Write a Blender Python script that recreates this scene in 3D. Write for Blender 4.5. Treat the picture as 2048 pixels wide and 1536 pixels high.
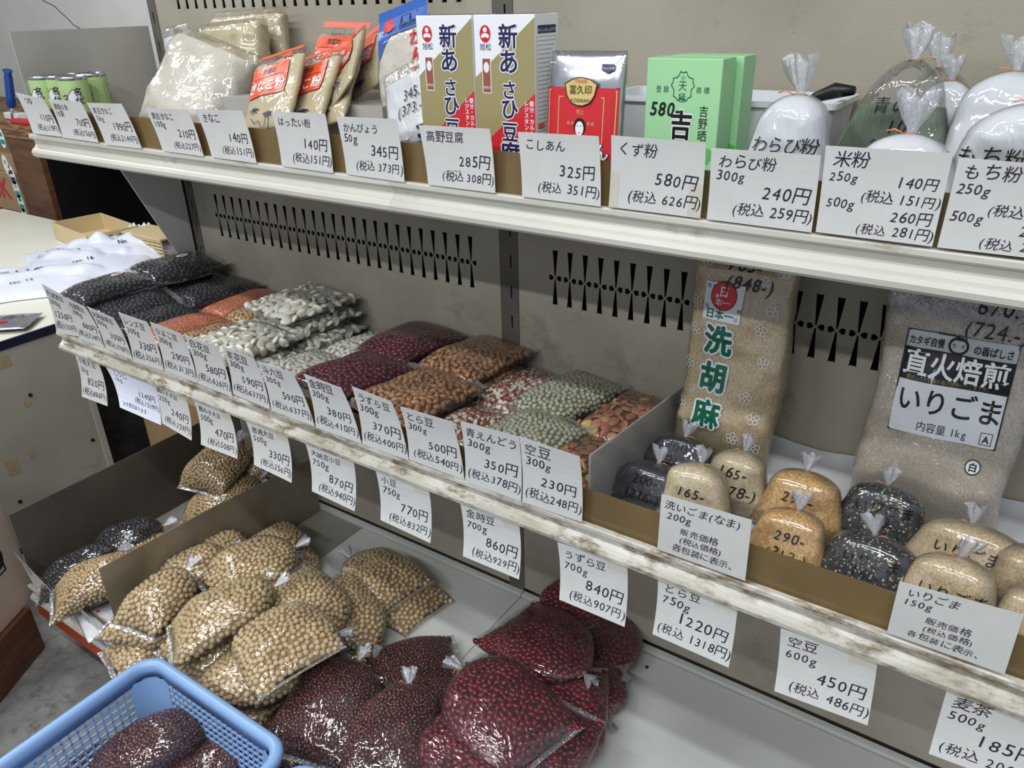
import bpy, bmesh, math, random
import numpy as np
from mathutils import Vector, Matrix, kdtree
from mathutils.bvhtree import BVHTree

for o in list(bpy.data.objects):
    bpy.data.objects.remove(o)
S = bpy.context.scene
COL = S.collection

# ------------------------------------------------------------------ camera, light, exposure
CAM_R = [[0.8307438, 0.5561859, -0.0228452], [0.2289544, -0.3788084, -0.8967074], [-0.50739, 0.7397036, -0.442034]]
CAM_C = [1.6235, -1.08477, 1.14251]
CAM_F = 1556.08

cam = bpy.data.cameras.new('camera')
cam.sensor_width = 36.0
cam.lens = CAM_F / 2048 * 36.0
cam.clip_start = 0.02
camo = bpy.data.objects.new('camera', cam)
COL.objects.link(camo)
_r = CAM_R
camo.matrix_world = Matrix(((_r[0][0], -_r[1][0], -_r[2][0], CAM_C[0]),
                            (_r[0][1], -_r[1][1], -_r[2][1], CAM_C[1]),
                            (_r[0][2], -_r[1][2], -_r[2][2], CAM_C[2]),
                            (0, 0, 0, 1)))
S.camera = camo
S.view_settings.view_transform = 'Standard'
S.view_settings.look = 'None'
S.view_settings.gamma = 1
S.view_settings.use_curve_mapping = False
S.view_settings.exposure = 0.24
S.cycles.max_bounces = 8
S.cycles.diffuse_bounces = 3
S.cycles.glossy_bounces = 3
S.cycles.transmission_bounces = 4
S.cycles.transparent_max_bounces = 24
S.cycles.caustics_reflective = False
S.cycles.caustics_refractive = False
S.cycles.sample_clamp_indirect = 4.0

W = bpy.data.worlds.new('world')
S.world = W
W.use_nodes = True
W.node_tree.nodes['Background'].inputs[0].default_value = (0.80, 0.88, 1.0, 1)
W.node_tree.nodes['Background'].inputs[1].default_value = 0.42

def tube_light(loc, sx, sy, power, rz=0.0, col=(0.93, 0.97, 1.0)):
    l = bpy.data.lights.new('ceiling_tube', 'AREA')
    l.shape = 'RECTANGLE'; l.size = sx; l.size_y = sy; l.energy = power; l.color = col
    o = bpy.data.objects.new('ceiling_tube', l)
    COL.objects.link(o); o.location = loc; o.rotation_euler = (0, 0, rz)
    return o
# fluorescent tubes on the shop ceiling, parallel to the rack
tube_light((0.3, -1.35, 2.35), 1.2, 0.07, 16)
tube_light((1.9, -1.35, 2.35), 1.2, 0.07, 16)
tube_light((0.1, -2.5, 2.35), 1.2, 0.07, 22)
tube_light((1.7, -2.5, 2.35), 1.2, 0.07, 22)
tube_light((-1.2, -0.5, 2.3), 1.2, 0.10, 24)

# ------------------------------------------------------------------ helpers
def link(o):
    COL.objects.link(o); return o

def mesh_obj(name, verts, faces, mats, parent=None, smooth=False, mi=None):
    me = bpy.data.meshes.new(name)
    me.from_pydata([tuple(v) for v in verts], [], [tuple(f) for f in faces])
    if not isinstance(mats, (list, tuple)):
        mats = [mats]
    for m in mats:
        me.materials.append(m)
    if mi is not None:
        me.polygons.foreach_set('material_index', mi)
    if smooth:
        me.polygons.foreach_set('use_smooth', [True] * len(me.polygons))
    me.update()
    o = link(bpy.data.objects.new(name, me))
    if parent is not None:
        o.parent = parent
    return o

def bm_obj(name, bm, mats, parent=None, smooth=False):
    me = bpy.data.meshes.new(name)
    bm.to_mesh(me); bm.free()
    if not isinstance(mats, (list, tuple)):
        mats = [mats]
    for m in mats:
        me.materials.append(m)
    if smooth:
        me.polygons.foreach_set('use_smooth', [True] * len(me.polygons))
    o = link(bpy.data.objects.new(name, me))
    if parent is not None:
        o.parent = parent
    return o

def empty(name, loc=(0, 0, 0), mat=None):
    o = bpy.data.objects.new(name, None)
    o.empty_display_size = 0.02
    link(o)
    if mat is not None:
        o.matrix_world = mat
    else:
        o.location = loc
    return o

def tag(o, label=None, cat=None, group=None, kind=None):
    if label: o['label'] = label
    if cat: o['category'] = cat
    if group: o['group'] = group
    if kind: o['kind'] = kind
    return o

def box_bm(bm, x0, x1, y0, y1, z0, z1, bev=0.0):
    r = bmesh.ops.create_cube(bm, size=1.0)
    vs = r['verts']
    for v in vs:
        v.co = Vector(((x0 + x1) / 2 + v.co.x * (x1 - x0), (y0 + y1) / 2 + v.co.y * (y1 - y0), (z0 + z1) / 2 + v.co.z * (z1 - z0)))
    if bev > 0:
        es = list({e for v in vs for e in v.link_edges})
        bmesh.ops.bevel(bm, geom=es, offset=bev, segments=2, affect='EDGES', profile=0.5)
    return vs

def box(name, x0, x1, y0, y1, z0, z1, mat, parent=None, bev=0.0):
    bm = bmesh.new(); box_bm(bm, x0, x1, y0, y1, z0, z1, bev)
    return bm_obj(name, bm, mat, parent)

def prism(name, pts, axis, a, b, mat, parent=None):
    """closed outline pts (2D) extruded along axis ('x': pts are (y,z); 'y': (x,z); 'z': (x,y)) from a to b"""
    n = len(pts)
    def p3(p, t):
        return {'x': (t, p[0], p[1]), 'y': (p[0], t, p[1]), 'z': (p[0], p[1], t)}[axis]
    v = [p3(p, a) for p in pts] + [p3(p, b) for p in pts]
    f = [tuple(range(n))[::-1], tuple(range(n, 2 * n))] + [(i, (i + 1) % n, n + (i + 1) % n, n + i) for i in range(n)]
    o = mesh_obj(name, v, f, mat, parent)
    bm = bmesh.new(); bm.from_mesh(o.data)
    bmesh.ops.recalc_face_normals(bm, faces=bm.faces); bm.to_mesh(o.data); bm.free()
    return o

def plate_holes(name, outer, holes, thick, mat, parent, M):
    """flat plate with real punched holes: 2D outlines in metres, M places it"""
    cu = bpy.data.curves.new('tmp', 'CURVE'); cu.dimensions = '2D'; cu.fill_mode = 'BOTH'; cu.extrude = thick / 2
    for pts in [outer] + holes:
        sp = cu.splines.new('POLY'); sp.points.add(len(pts) - 1)
        for i, p in enumerate(pts):
            sp.points[i].co = (p[0], p[1], 0, 1)
        sp.use_cyclic_u = True
    o = bpy.data.objects.new('tmp', cu)
    me = bpy.data.meshes.new_from_object(o)
    bpy.data.objects.remove(o); bpy.data.curves.remove(cu)
    me.name = name; me.materials.clear(); me.materials.append(mat)
    me.transform(M)
    ob = link(bpy.data.objects.new(name, me)); ob.parent = parent
    return ob

def tube_bm(bm, pts, r, n=6, close=False):
    rings = []
    pts = [Vector(p) for p in pts]
    for i, p in enumerate(pts):
        t = (pts[min(i + 1, len(pts) - 1)] - pts[max(i - 1, 0)]).normalized()
        a = t.orthogonal().normalized()
        if i:
            a = (pa - t * pa.dot(t)).normalized()
        pa = a
        b = t.cross(a)
        rr = r[i] if isinstance(r, (list, tuple)) else r
        rings.append([bm.verts.new(p + a * math.cos(k * 2 * math.pi / n) * rr + b * math.sin(k * 2 * math.pi / n) * rr) for k in range(n)])
    for i in range(len(rings) - 1):
        for k in range(n):
            bm.faces.new((rings[i][k], rings[i][(k + 1) % n], rings[i + 1][(k + 1) % n], rings[i + 1][k]))
    if not close:
        bm.faces.new(rings[0][::-1]); bm.faces.new(rings[-1])

# ------------------------------------------------------------------ materials
def srgb(r, g, b):
    def f(c):
        c /= 255.0
        return c / 12.92 if c <= 0.04045 else ((c + 0.055) / 1.055) ** 2.4
    return (f(r), f(g), f(b), 1)

def new_mat(name):
    m = bpy.data.materials.new(name); m.use_nodes = True
    nt = m.node_tree
    for n in list(nt.nodes): nt.nodes.remove(n)
    out = nt.nodes.new('ShaderNodeOutputMaterial')
    return m, nt, out

def N(nt, t, **kw):
    n = nt.nodes.new(t)
    for k, v in kw.items():
        if k.startswith('i_'):
            key = k[2:]
            key = int(key) if key.isdigit() else key.replace('_', ' ')
            n.inputs[key].default_value = v
        else:
            setattr(n, k, v)
    return n

def mat(name, c1, c2=None, rough=0.5, metal=0.0, scale=8.0, detail=6.0, lo=0.35, hi=0.65, bump=0.0, bscale=60.0, coat=0.0, c3=None, scale3=3.0, lo3=0.55, hi3=0.62, stretch=(1, 1, 1), spec=0.5):
    """plain surface: two-tone noise mottling, optional stains of a third colour, fine bump"""
    m, nt, out = new_mat(name)
    b = N(nt, 'ShaderNodeBsdfPrincipled')
    b.inputs['Roughness'].default_value = rough
    b.inputs['Metallic'].default_value = metal
    b.inputs['Coat Weight'].default_value = coat
    b.inputs['Specular IOR Level'].default_value = spec
    b.inputs['Base Color'].default_value = srgb(*c1)
    tc = N(nt, 'ShaderNodeTexCoord'); mp = N(nt, 'ShaderNodeMapping')
    mp.inputs['Scale'].default_value = stretch
    nt.links.new(tc.outputs['Object'], mp.inputs[0])
    last = None
    if c2:
        no = N(nt, 'ShaderNodeTexNoise'); no.inputs['Scale'].default_value = scale; no.inputs['Detail'].default_value = detail
        nt.links.new(mp.outputs[0], no.inputs['Vector'])
        cr = N(nt, 'ShaderNodeValToRGB'); cr.color_ramp.elements[0].position = lo; cr.color_ramp.elements[1].position = hi
        cr.color_ramp.elements[0].color = srgb(*c1); cr.color_ramp.elements[1].color = srgb(*c2)
        nt.links.new(no.outputs['Fac'], cr.inputs[0]); last = cr.outputs[0]
        nt.links.new(last, b.inputs['Base Color'])
    if c3:
        no = N(nt, 'ShaderNodeTexNoise'); no.inputs['Scale'].default_value = scale3; no.inputs['Detail'].default_value = 9; no.inputs['Roughness'].default_value = 0.7
        nt.links.new(mp.outputs[0], no.inputs['Vector'])
        cr = N(nt, 'ShaderNodeValToRGB'); cr.color_ramp.elements[0].position = lo3; cr.color_ramp.elements[1].position = hi3
        nt.links.new(no.outputs['Fac'], cr.inputs[0])
        mx = N(nt, 'ShaderNodeMix', data_type='RGBA'); nt.links.new(cr.outputs[0], mx.inputs[0])
        if last: nt.links.new(last, mx.inputs[6])
        else: mx.inputs[6].default_value = srgb(*c1)
        mx.inputs[7].default_value = srgb(*c3)
        nt.links.new(mx.outputs[2], b.inputs['Base Color'])
    if bump:
        no = N(nt, 'ShaderNodeTexNoise'); no.inputs['Scale'].default_value = bscale; no.inputs['Detail'].default_value = 5
        nt.links.new(mp.outputs[0], no.inputs['Vector'])
        bp = N(nt, 'ShaderNodeBump'); bp.inputs['Strength'].default_value = bump; bp.inputs['Distance'].default_value = 0.002
        nt.links.new(no.outputs['Fac'], bp.inputs['Height']); nt.links.new(bp.outputs[0], b.inputs['Normal'])
    nt.links.new(b.outputs[0], out.inputs[0])
    return m

def film_mat(name, haze=0.02, gloss=0.05, rough=0.06, tint=(235, 238, 245), scale=15.0, bump=0.7, dist=0.006):
    """clear wrinkled plastic film"""
    m, nt, out = new_mat(name)
    tr = N(nt, 'ShaderNodeBsdfTransparent'); gl = N(nt, 'ShaderNodeBsdfGlossy'); df = N(nt, 'ShaderNodeBsdfDiffuse')
    gl.inputs['Roughness'].default_value = rough
    gl.inputs['Color'].default_value = (1, 1, 1, 1)
    df.inputs['Color'].default_value = srgb(*tint)
    tc = N(nt, 'ShaderNodeTexCoord')
    mp = N(nt, 'ShaderNodeMapping'); mp.inputs['Scale'].default_value = (1.0, 2.2, 1.0)
    nt.links.new(tc.outputs['Object'], mp.inputs[0])
    no = N(nt, 'ShaderNodeTexNoise'); no.inputs['Scale'].default_value = scale; no.inputs['Detail'].default_value = 2.5; no.inputs['Distortion'].default_value = 1.8
    nt.links.new(mp.outputs[0], no.inputs['Vector'])
    # sharpen the noise into creases
    ab = N(nt, 'ShaderNodeMath', operation='SUBTRACT'); ab.inputs[1].default_value = 0.5
    nt.links.new(no.outputs['Fac'], ab.inputs[0])
    ab2 = N(nt, 'ShaderNodeMath', operation='ABSOLUTE'); nt.links.new(ab.outputs[0], ab2.inputs[0])
    bp = N(nt, 'ShaderNodeBump'); bp.inputs['Strength'].default_value = bump; bp.inputs['Distance'].default_value = dist
    nt.links.new(ab2.outputs[0], bp.inputs['Height'])
    nt.links.new(bp.outputs[0], gl.inputs['Normal'])
    fr = N(nt, 'ShaderNodeFresnel'); fr.inputs['IOR'].default_value = 1.45
    nt.links.new(bp.outputs[0], fr.inputs['Normal'])
    ml = N(nt, 'ShaderNodeMath', operation='MULTIPLY_ADD'); ml.inputs[1].default_value = 0.8; ml.inputs[2].default_value = gloss
    nt.links.new(fr.outputs[0], ml.inputs[0])
    cl = N(nt, 'ShaderNodeClamp'); nt.links.new(ml.outputs[0], cl.inputs[0]); cl.inputs['Max'].default_value = 0.6
    m1 = N(nt, 'ShaderNodeMixShader'); m1.inputs[0].default_value = haze
    nt.links.new(tr.outputs[0], m1.inputs[1]); nt.links.new(df.outputs[0], m1.inputs[2])
    m2 = N(nt, 'ShaderNodeMixShader')
    nt.links.new(cl.outputs[0], m2.inputs[0]); nt.links.new(m1.outputs[0], m2.inputs[1]); nt.links.new(gl.outputs[0], m2.inputs[2])
    nt.links.new(m2.outputs[0], out.inputs[0])
    return m

def bean_mat(name, cols, rough=0.45, eye=None, patches=None, speck=None, coat=0.0):
    """cols: ramp over a per-bean random value; eye: pale hilum; patches: two-tone bean; speck: mottling"""
    m, nt, out = new_mat(name)
    b = N(nt, 'ShaderNodeBsdfPrincipled'); b.inputs['Roughness'].default_value = rough
    b.inputs['Coat Weight'].default_value = coat; b.inputs['Coat Roughness'].default_value = 0.15
    oi = N(nt, 'ShaderNodeAttribute', attribute_name='rnd', attribute_type='INSTANCER')
    cr = N(nt, 'ShaderNodeValToRGB')
    els = cr.color_ramp.elements
    while len(els) < len(cols): els.new(0.5)
    for i, c in enumerate(cols):
        els[i].position = i / max(1, len(cols) - 1); els[i].color = srgb(*c)
    nt.links.new(oi.outputs['Fac'], cr.inputs[0])
    last = cr.outputs[0]
    at = N(nt, 'ShaderNodeAttribute', attribute_name='bp', attribute_type='GEOMETRY')
    def mixin(fac, col):
        nonlocal last
        mx = N(nt, 'ShaderNodeMix', data_type='RGBA')
        nt.links.new(fac, mx.inputs[0]); nt.links.new(last, mx.inputs[6]); mx.inputs[7].default_value = srgb(*col)
        last = mx.outputs[2]
    if patches or speck:
        ad = N(nt, 'ShaderNodeVectorMath', operation='ADD')
        cb = N(nt, 'ShaderNodeCombineXYZ')
        mm = N(nt, 'ShaderNodeMath', operation='MULTIPLY'); mm.inputs[1].default_value = 37.0
        nt.links.new(oi.outputs['Fac'], mm.inputs[0])
        for i in range(3): nt.links.new(mm.outputs[0], cb.inputs[i])
        nt.links.new(at.outputs['Vector'], ad.inputs[0]); nt.links.new(cb.outputs[0], ad.inputs[1])
        col, sc, lo, hi = patches or speck
        no = N(nt, 'ShaderNodeTexNoise'); no.inputs['Scale'].default_value = sc; no.inputs['Detail'].default_value = 2
        nt.links.new(ad.outputs[0], no.inputs['Vector'])
        mr = N(nt, 'ShaderNodeMapRange'); mr.inputs[1].default_value = lo; mr.inputs[2].default_value = hi
        nt.links.new(no.outputs['Fac'], mr.inputs[0])
        mixin(mr.outputs[0], col)
    if eye:
        vm = N(nt, 'ShaderNodeVectorMath', operation='SUBTRACT'); vm.inputs[1].default_value = (0.0, 0.75, 0.62)
        nt.links.new(at.outputs['Vector'], vm.inputs[0])
        v2 = N(nt, 'ShaderNodeVectorMath', operation='MULTIPLY'); v2.inputs[1].default_value = (1.0, 2.2, 2.2)
        nt.links.new(vm.outputs[0], v2.inputs[0])
        ln = N(nt, 'ShaderNodeVectorMath', operation='LENGTH'); nt.links.new(v2.outputs[0], ln.inputs[0])
        lt = N(nt, 'ShaderNodeMath', operation='LESS_THAN'); lt.inputs[1].default_value = 0.40
        nt.links.new(ln.outputs['Value'], lt.inputs[0])
        mixin(lt.outputs[0], eye)
    nt.links.new(last, b.inputs['Base Color'])
    nt.links.new(b.outputs[0], out.inputs[0])
    return m

def grain_mat(name, cols, cell=600.0, rough=0.6, bump=0.6):
    """tiny seeds: cells of slightly different colour with relief"""
    m, nt, out = new_mat(name)
    b = N(nt, 'ShaderNodeBsdfPrincipled'); b.inputs['Roughness'].default_value = rough
    tc = N(nt, 'ShaderNodeTexCoord')
    vo = N(nt, 'ShaderNodeTexVoronoi'); vo.inputs['Scale'].default_value = cell
    nt.links.new(tc.outputs['Object'], vo.inputs['Vector'])
    sx = N(nt, 'ShaderNodeSeparateColor'); nt.links.new(vo.outputs['Color'], sx.inputs[0])
    cr = N(nt, 'ShaderNodeValToRGB'); els = cr.color_ramp.elements
    while len(els) < len(cols): els.new(0.5)
    for i, (p, c) in enumerate(cols):
        els[i].position = p; els[i].color = srgb(*c)
    cr.color_ramp.interpolation = 'LINEAR'
    nt.links.new(sx.outputs[0], cr.inputs[0])
    nt.links.new(cr.outputs[0], b.inputs['Base Color'])
    bp = N(nt, 'ShaderNodeBump'); bp.inputs['Strength'].default_value = bump; bp.inputs['Distance'].default_value = 0.0012; bp.invert = True
    nt.links.new(vo.outputs['Distance'], bp.inputs['Height']); nt.links.new(bp.outputs[0], b.inputs['Normal'])
    nt.links.new(b.outputs[0], out.inputs[0])
    return m

def guard_mat():
    """aged translucent brown acrylic"""
    m, nt, out = new_mat('aged_acrylic')
    tr = N(nt, 'ShaderNodeBsdfTransparent'); tr.inputs[0].default_value = srgb(190, 165, 120)
    b = N(nt, 'ShaderNodeBsdfPrincipled'); b.inputs['Base Color'].default_value = srgb(150, 130, 95); b.inputs['Roughness'].default_value = 0.16
    tc = N(nt, 'ShaderNodeTexCoord'); no = N(nt, 'ShaderNodeTexNoise'); no.inputs['Scale'].default_value = 9
    nt.links.new(tc.outputs['Object'], no.inputs['Vector'])
    cr = N(nt, 'ShaderNodeValToRGB'); cr.color_ramp.elements[0].color = srgb(112, 92, 58); cr.color_ramp.elements[1].color = srgb(158, 134, 90)
    nt.links.new(no.outputs['Fac'], cr.inputs[0]); nt.links.new(cr.outputs[0], b.inputs['Base Color'])
    mx = N(nt, 'ShaderNodeMixShader'); mx.inputs[0].default_value = 0.68
    nt.links.new(tr.outputs[0], mx.inputs[1]); nt.links.new(b.outputs[0], mx.inputs[2]); nt.links.new(mx.outputs[0], out.inputs[0])
    return m

M = {}
M['panel'] = mat('beige_steel', (156, 148, 132), (174, 166, 150), rough=0.45, scale=5, bump=0.15, bscale=250, c3=(122, 112, 94), scale3=6, lo3=0.56, hi3=0.75, spec=0.3)
M['post'] = mat('post_steel', (86, 82, 76), (104, 100, 92), rough=0.45, scale=9, spec=0.4)
M['dark'] = mat('dark_hollow', (14, 12, 10), rough=0.9)  # near-black: shade of hollows put into the colour; also crack and screws
M['rail'] = mat('cream_enamel', (192, 188, 175), (210, 206, 194), rough=0.38, scale=10, c3=(150, 138, 112), scale3=26, lo3=0.60, hi3=0.72, stretch=(0.35, 1, 1))
M['railworn'] = mat('worn_enamel', (178, 172, 154), (222, 218, 208), rough=0.32, scale=20, c3=(122, 104, 76), scale3=44, lo3=0.47, hi3=0.62, stretch=(0.4, 1, 1))
M['tray'] = mat('shelf_steel', (150, 146, 134), (170, 166, 154), rough=0.4, scale=6)
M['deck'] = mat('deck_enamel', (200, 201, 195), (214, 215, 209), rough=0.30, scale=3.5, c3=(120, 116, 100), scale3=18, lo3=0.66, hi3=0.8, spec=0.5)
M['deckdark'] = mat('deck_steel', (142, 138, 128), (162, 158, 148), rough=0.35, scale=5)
M['darkplate'] = mat('dark_plate', (78, 70, 62), (92, 84, 74), rough=0.4, scale=6)
M['divplate'] = mat('divider_steel', (138, 124, 104), (160, 148, 130), rough=0.32, scale=7, metal=0.3)
M['red'] = mat('red_paint', (176, 66, 40), (190, 78, 50), rough=0.45, scale=12)
M['grey'] = mat('grey_plate', (172, 168, 160), (188, 184, 176), rough=0.45, scale=5, c3=(130, 122, 108), scale3=9, lo3=0.62, hi3=0.8)
M['wall'] = mat('white_wall', (214, 213, 210), (226, 225, 222), rough=0.7, scale=3, bump=0.1)
M['floor'] = mat('concrete_floor', (112, 110, 106), (140, 138, 134), rough=0.7, scale=16, c3=(86, 84, 80), scale3=40, lo3=0.5, hi3=0.7)
M['guard'] = guard_mat()
M['card'] = mat('card_paper', (206, 204, 199), (213, 211, 207), rough=0.75, scale=20)
M['cardblue'] = mat('card_paper_bluish', (212, 214, 228), (216, 218, 232), rough=0.75, scale=20)
M['ink'] = mat('navy_ink', (26, 26, 48), rough=0.6)
M['scrap'] = mat('old_tape', (150, 134, 104), (168, 150, 116), rough=0.5, scale=30)
M['tape'] = mat('yellowed_tape', (204, 198, 182), rough=0.35)
M['film'] = film_mat('clear_film')
M['film2'] = film_mat('clear_film_flat', haze=0.02, gloss=0.045, scale=14, bump=0.35)
M['frost'] = film_mat('gathered_film', haze=0.30, gloss=0.16, rough=0.12, scale=90, bump=1.0, dist=0.003)
M['seam'] = film_mat('film_edge', haze=0.16, gloss=0.12, rough=0.08, scale=60, bump=0.6)
M['tie'] = mat('orange_tie', (222, 142, 92), rough=0.5)
M['wood'] = mat('dark_wood', (82, 52, 34), (108, 70, 44), rough=0.5, scale=6, stretch=(1, 1, 8))
M['woodtop'] = mat('plywood_edge', (96, 62, 36), (150, 112, 70), rough=0.5, scale=22, stretch=(0.5, 1, 4), lo=0.45, hi=0.55)
M['card_brown'] = mat('kraft_board', (168, 138, 98), (178, 148, 108), rough=0.8, scale=5)
M['kraft_light'] = mat('kraft_light', (204, 182, 138), (212, 190, 148), rough=0.8, scale=5)
M['pinkbox'] = mat('pale_carton', (186, 166, 150), (196, 176, 160), rough=0.7, scale=4)
M['formica'] = mat('cream_formica', (226, 224, 208), (232, 230, 216), rough=0.35, scale=3)
M['navy'] = mat('navy_edge', (24, 28, 52), rough=0.35)
M['cabinet'] = mat('cabinet_board', (156, 150, 140), (168, 162, 152), rough=0.6, scale=5, c3=(138, 124, 100), scale3=5, lo3=0.62, hi3=0.72)
M['blueplastic'] = mat('blue_plastic', (138, 172, 218), (146, 180, 224), rough=0.35, scale=4)
M['white'] = mat('white_print', (236, 236, 238), rough=0.45)
M['whiteplastic'] = mat('white_plastic', (222, 224, 228), (228, 230, 234), rough=0.35, scale=5)
M['black'] = mat('black_ink', (16, 16, 20), rough=0.4)
M['redp'] = mat('red_print', (206, 40, 48), rough=0.4)
M['orange'] = mat('orange_print', (232, 84, 40), rough=0.35)
M['gold'] = mat('gold_print', (158, 146, 100), rough=0.4)
M['goldl'] = mat('gold_light', (214, 190, 120), rough=0.4)
M['navyp'] = mat('navy_print', (34, 34, 78), rough=0.4)
M['bluep'] = mat('blue_print', (38, 92, 176), rough=0.35)
M['greenp'] = mat('green_print', (18, 96, 72), rough=0.4)
M['greenbox'] = mat('pale_green_board', (160, 214, 158), (164, 218, 162), rough=0.45, scale=4)
M['greenleaf'] = mat('leaf_green_print', (96, 186, 96), rough=0.45)
M['greencan'] = mat('green_can', (178, 208, 138), (188, 216, 150), rough=0.3, scale=20)
M['teal'] = mat('teal_print', (30, 140, 140), rough=0.4)
M['silver'] = mat('silver_foil', (196, 196, 202), (214, 214, 220), rough=0.22, metal=0.85, scale=12, bump=0.6, bscale=24)
M['chrome'] = mat('bright_metal', (200, 200, 204), rough=0.2, metal=0.9)
M['kinako'] = mat('kinako_powder', (208, 190, 150), (216, 200, 162), rough=0.85, scale=30, bump=0.25, bscale=70)
M['kinako_w'] = mat('pale_powder', (222, 214, 196), (228, 220, 204), rough=0.85, scale=30, bump=0.25, bscale=70)
M['gable'] = mat('pale_plate', (204, 202, 196), (216, 214, 208), rough=0.45, scale=5)
M['flour'] = mat('white_flour', (226, 228, 232), (232, 234, 238), rough=0.85, scale=20, bump=0.3, bscale=60)
M['greenpow'] = mat('green_powder', (108, 122, 100), (122, 136, 114), rough=0.9, scale=60, bump=0.5, bscale=130)
M['brownprint'] = mat('brown_print', (150, 84, 66), rough=0.45)
M['paper'] = mat('white_sheet', (206, 206, 208), (214, 214, 216), rough=0.6, scale=6)
M['screwblue'] = mat('blue_handle', (28, 70, 150), rough=0.35)
M['seedw'] = grain_mat('raw_sesame', [(0.0, (196, 172, 134)), (0.5, (216, 196, 160)), (1.0, (228, 210, 178))], 520)
M['seedw2'] = grain_mat('white_sesame', [(0.0, (184, 156, 116)), (0.5, (206, 182, 142)), (1.0, (222, 202, 166))], 620)
M['seedo'] = grain_mat('gold_sesame', [(0.0, (180, 132, 72)), (0.5, (206, 160, 98)), (1.0, (226, 188, 130))], 420)
M['seedb'] = grain_mat('black_sesame', [(0.0, (26, 26, 30)), (0.9, (44, 44, 50)), (0.94, (188, 180, 140)), (1.0, (206, 196, 150))], 480)
M['seedk'] = grain_mat('dark_sesame', [(0.0, (30, 30, 36)), (0.965, (42, 44, 50)), (1.0, (140, 138, 128))], 520)
M['lentil'] = grain_mat('lentil_core', [(0.0, (214, 120, 84)), (1.0, (236, 150, 112))], 300)

# ------------------------------------------------------------------ glyphs (flat letter shapes, cached)
GL = {}
def glyph(ch, bold=0.0):
    k = (ch, bold)
    if k in GL: return GL[k]
    cu = bpy.data.curves.new('g', 'FONT'); cu.body = ch; cu.size = 1.0; cu.offset = bold; cu.resolution_u = 3
    cu.fill_mode = 'FRONT' if hasattr(cu, 'fill_mode') else cu.fill_mode
    o = bpy.data.objects.new('g', cu)
    me = bpy.data.meshes.new_from_object(o)
    v = np.zeros(len(me.vertices) * 3); me.vertices.foreach_get('co', v); v = v.reshape(-1, 3)[:, :2]
    fs = [tuple(p.vertices) for p in me.polygons]
    bpy.data.objects.remove(o); bpy.data.curves.remove(cu); bpy.data.meshes.remove(me)
    if len(v):
        x0, x1 = v[:, 0].min(), v[:, 0].max()
        if ord(ch) > 0x2e80: adv = 1.0
        else:
            adv = max(x1 - x0 + 0.12, 0.56 if ch.isdigit() else 0.0); v = v - [(x0 + x1) / 2 - adv / 2, 0]
    else:
        adv = 0.35 if ch == ' ' else 0.6
    GL[k] = (v, fs, adv)
    return GL[k]

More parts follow.
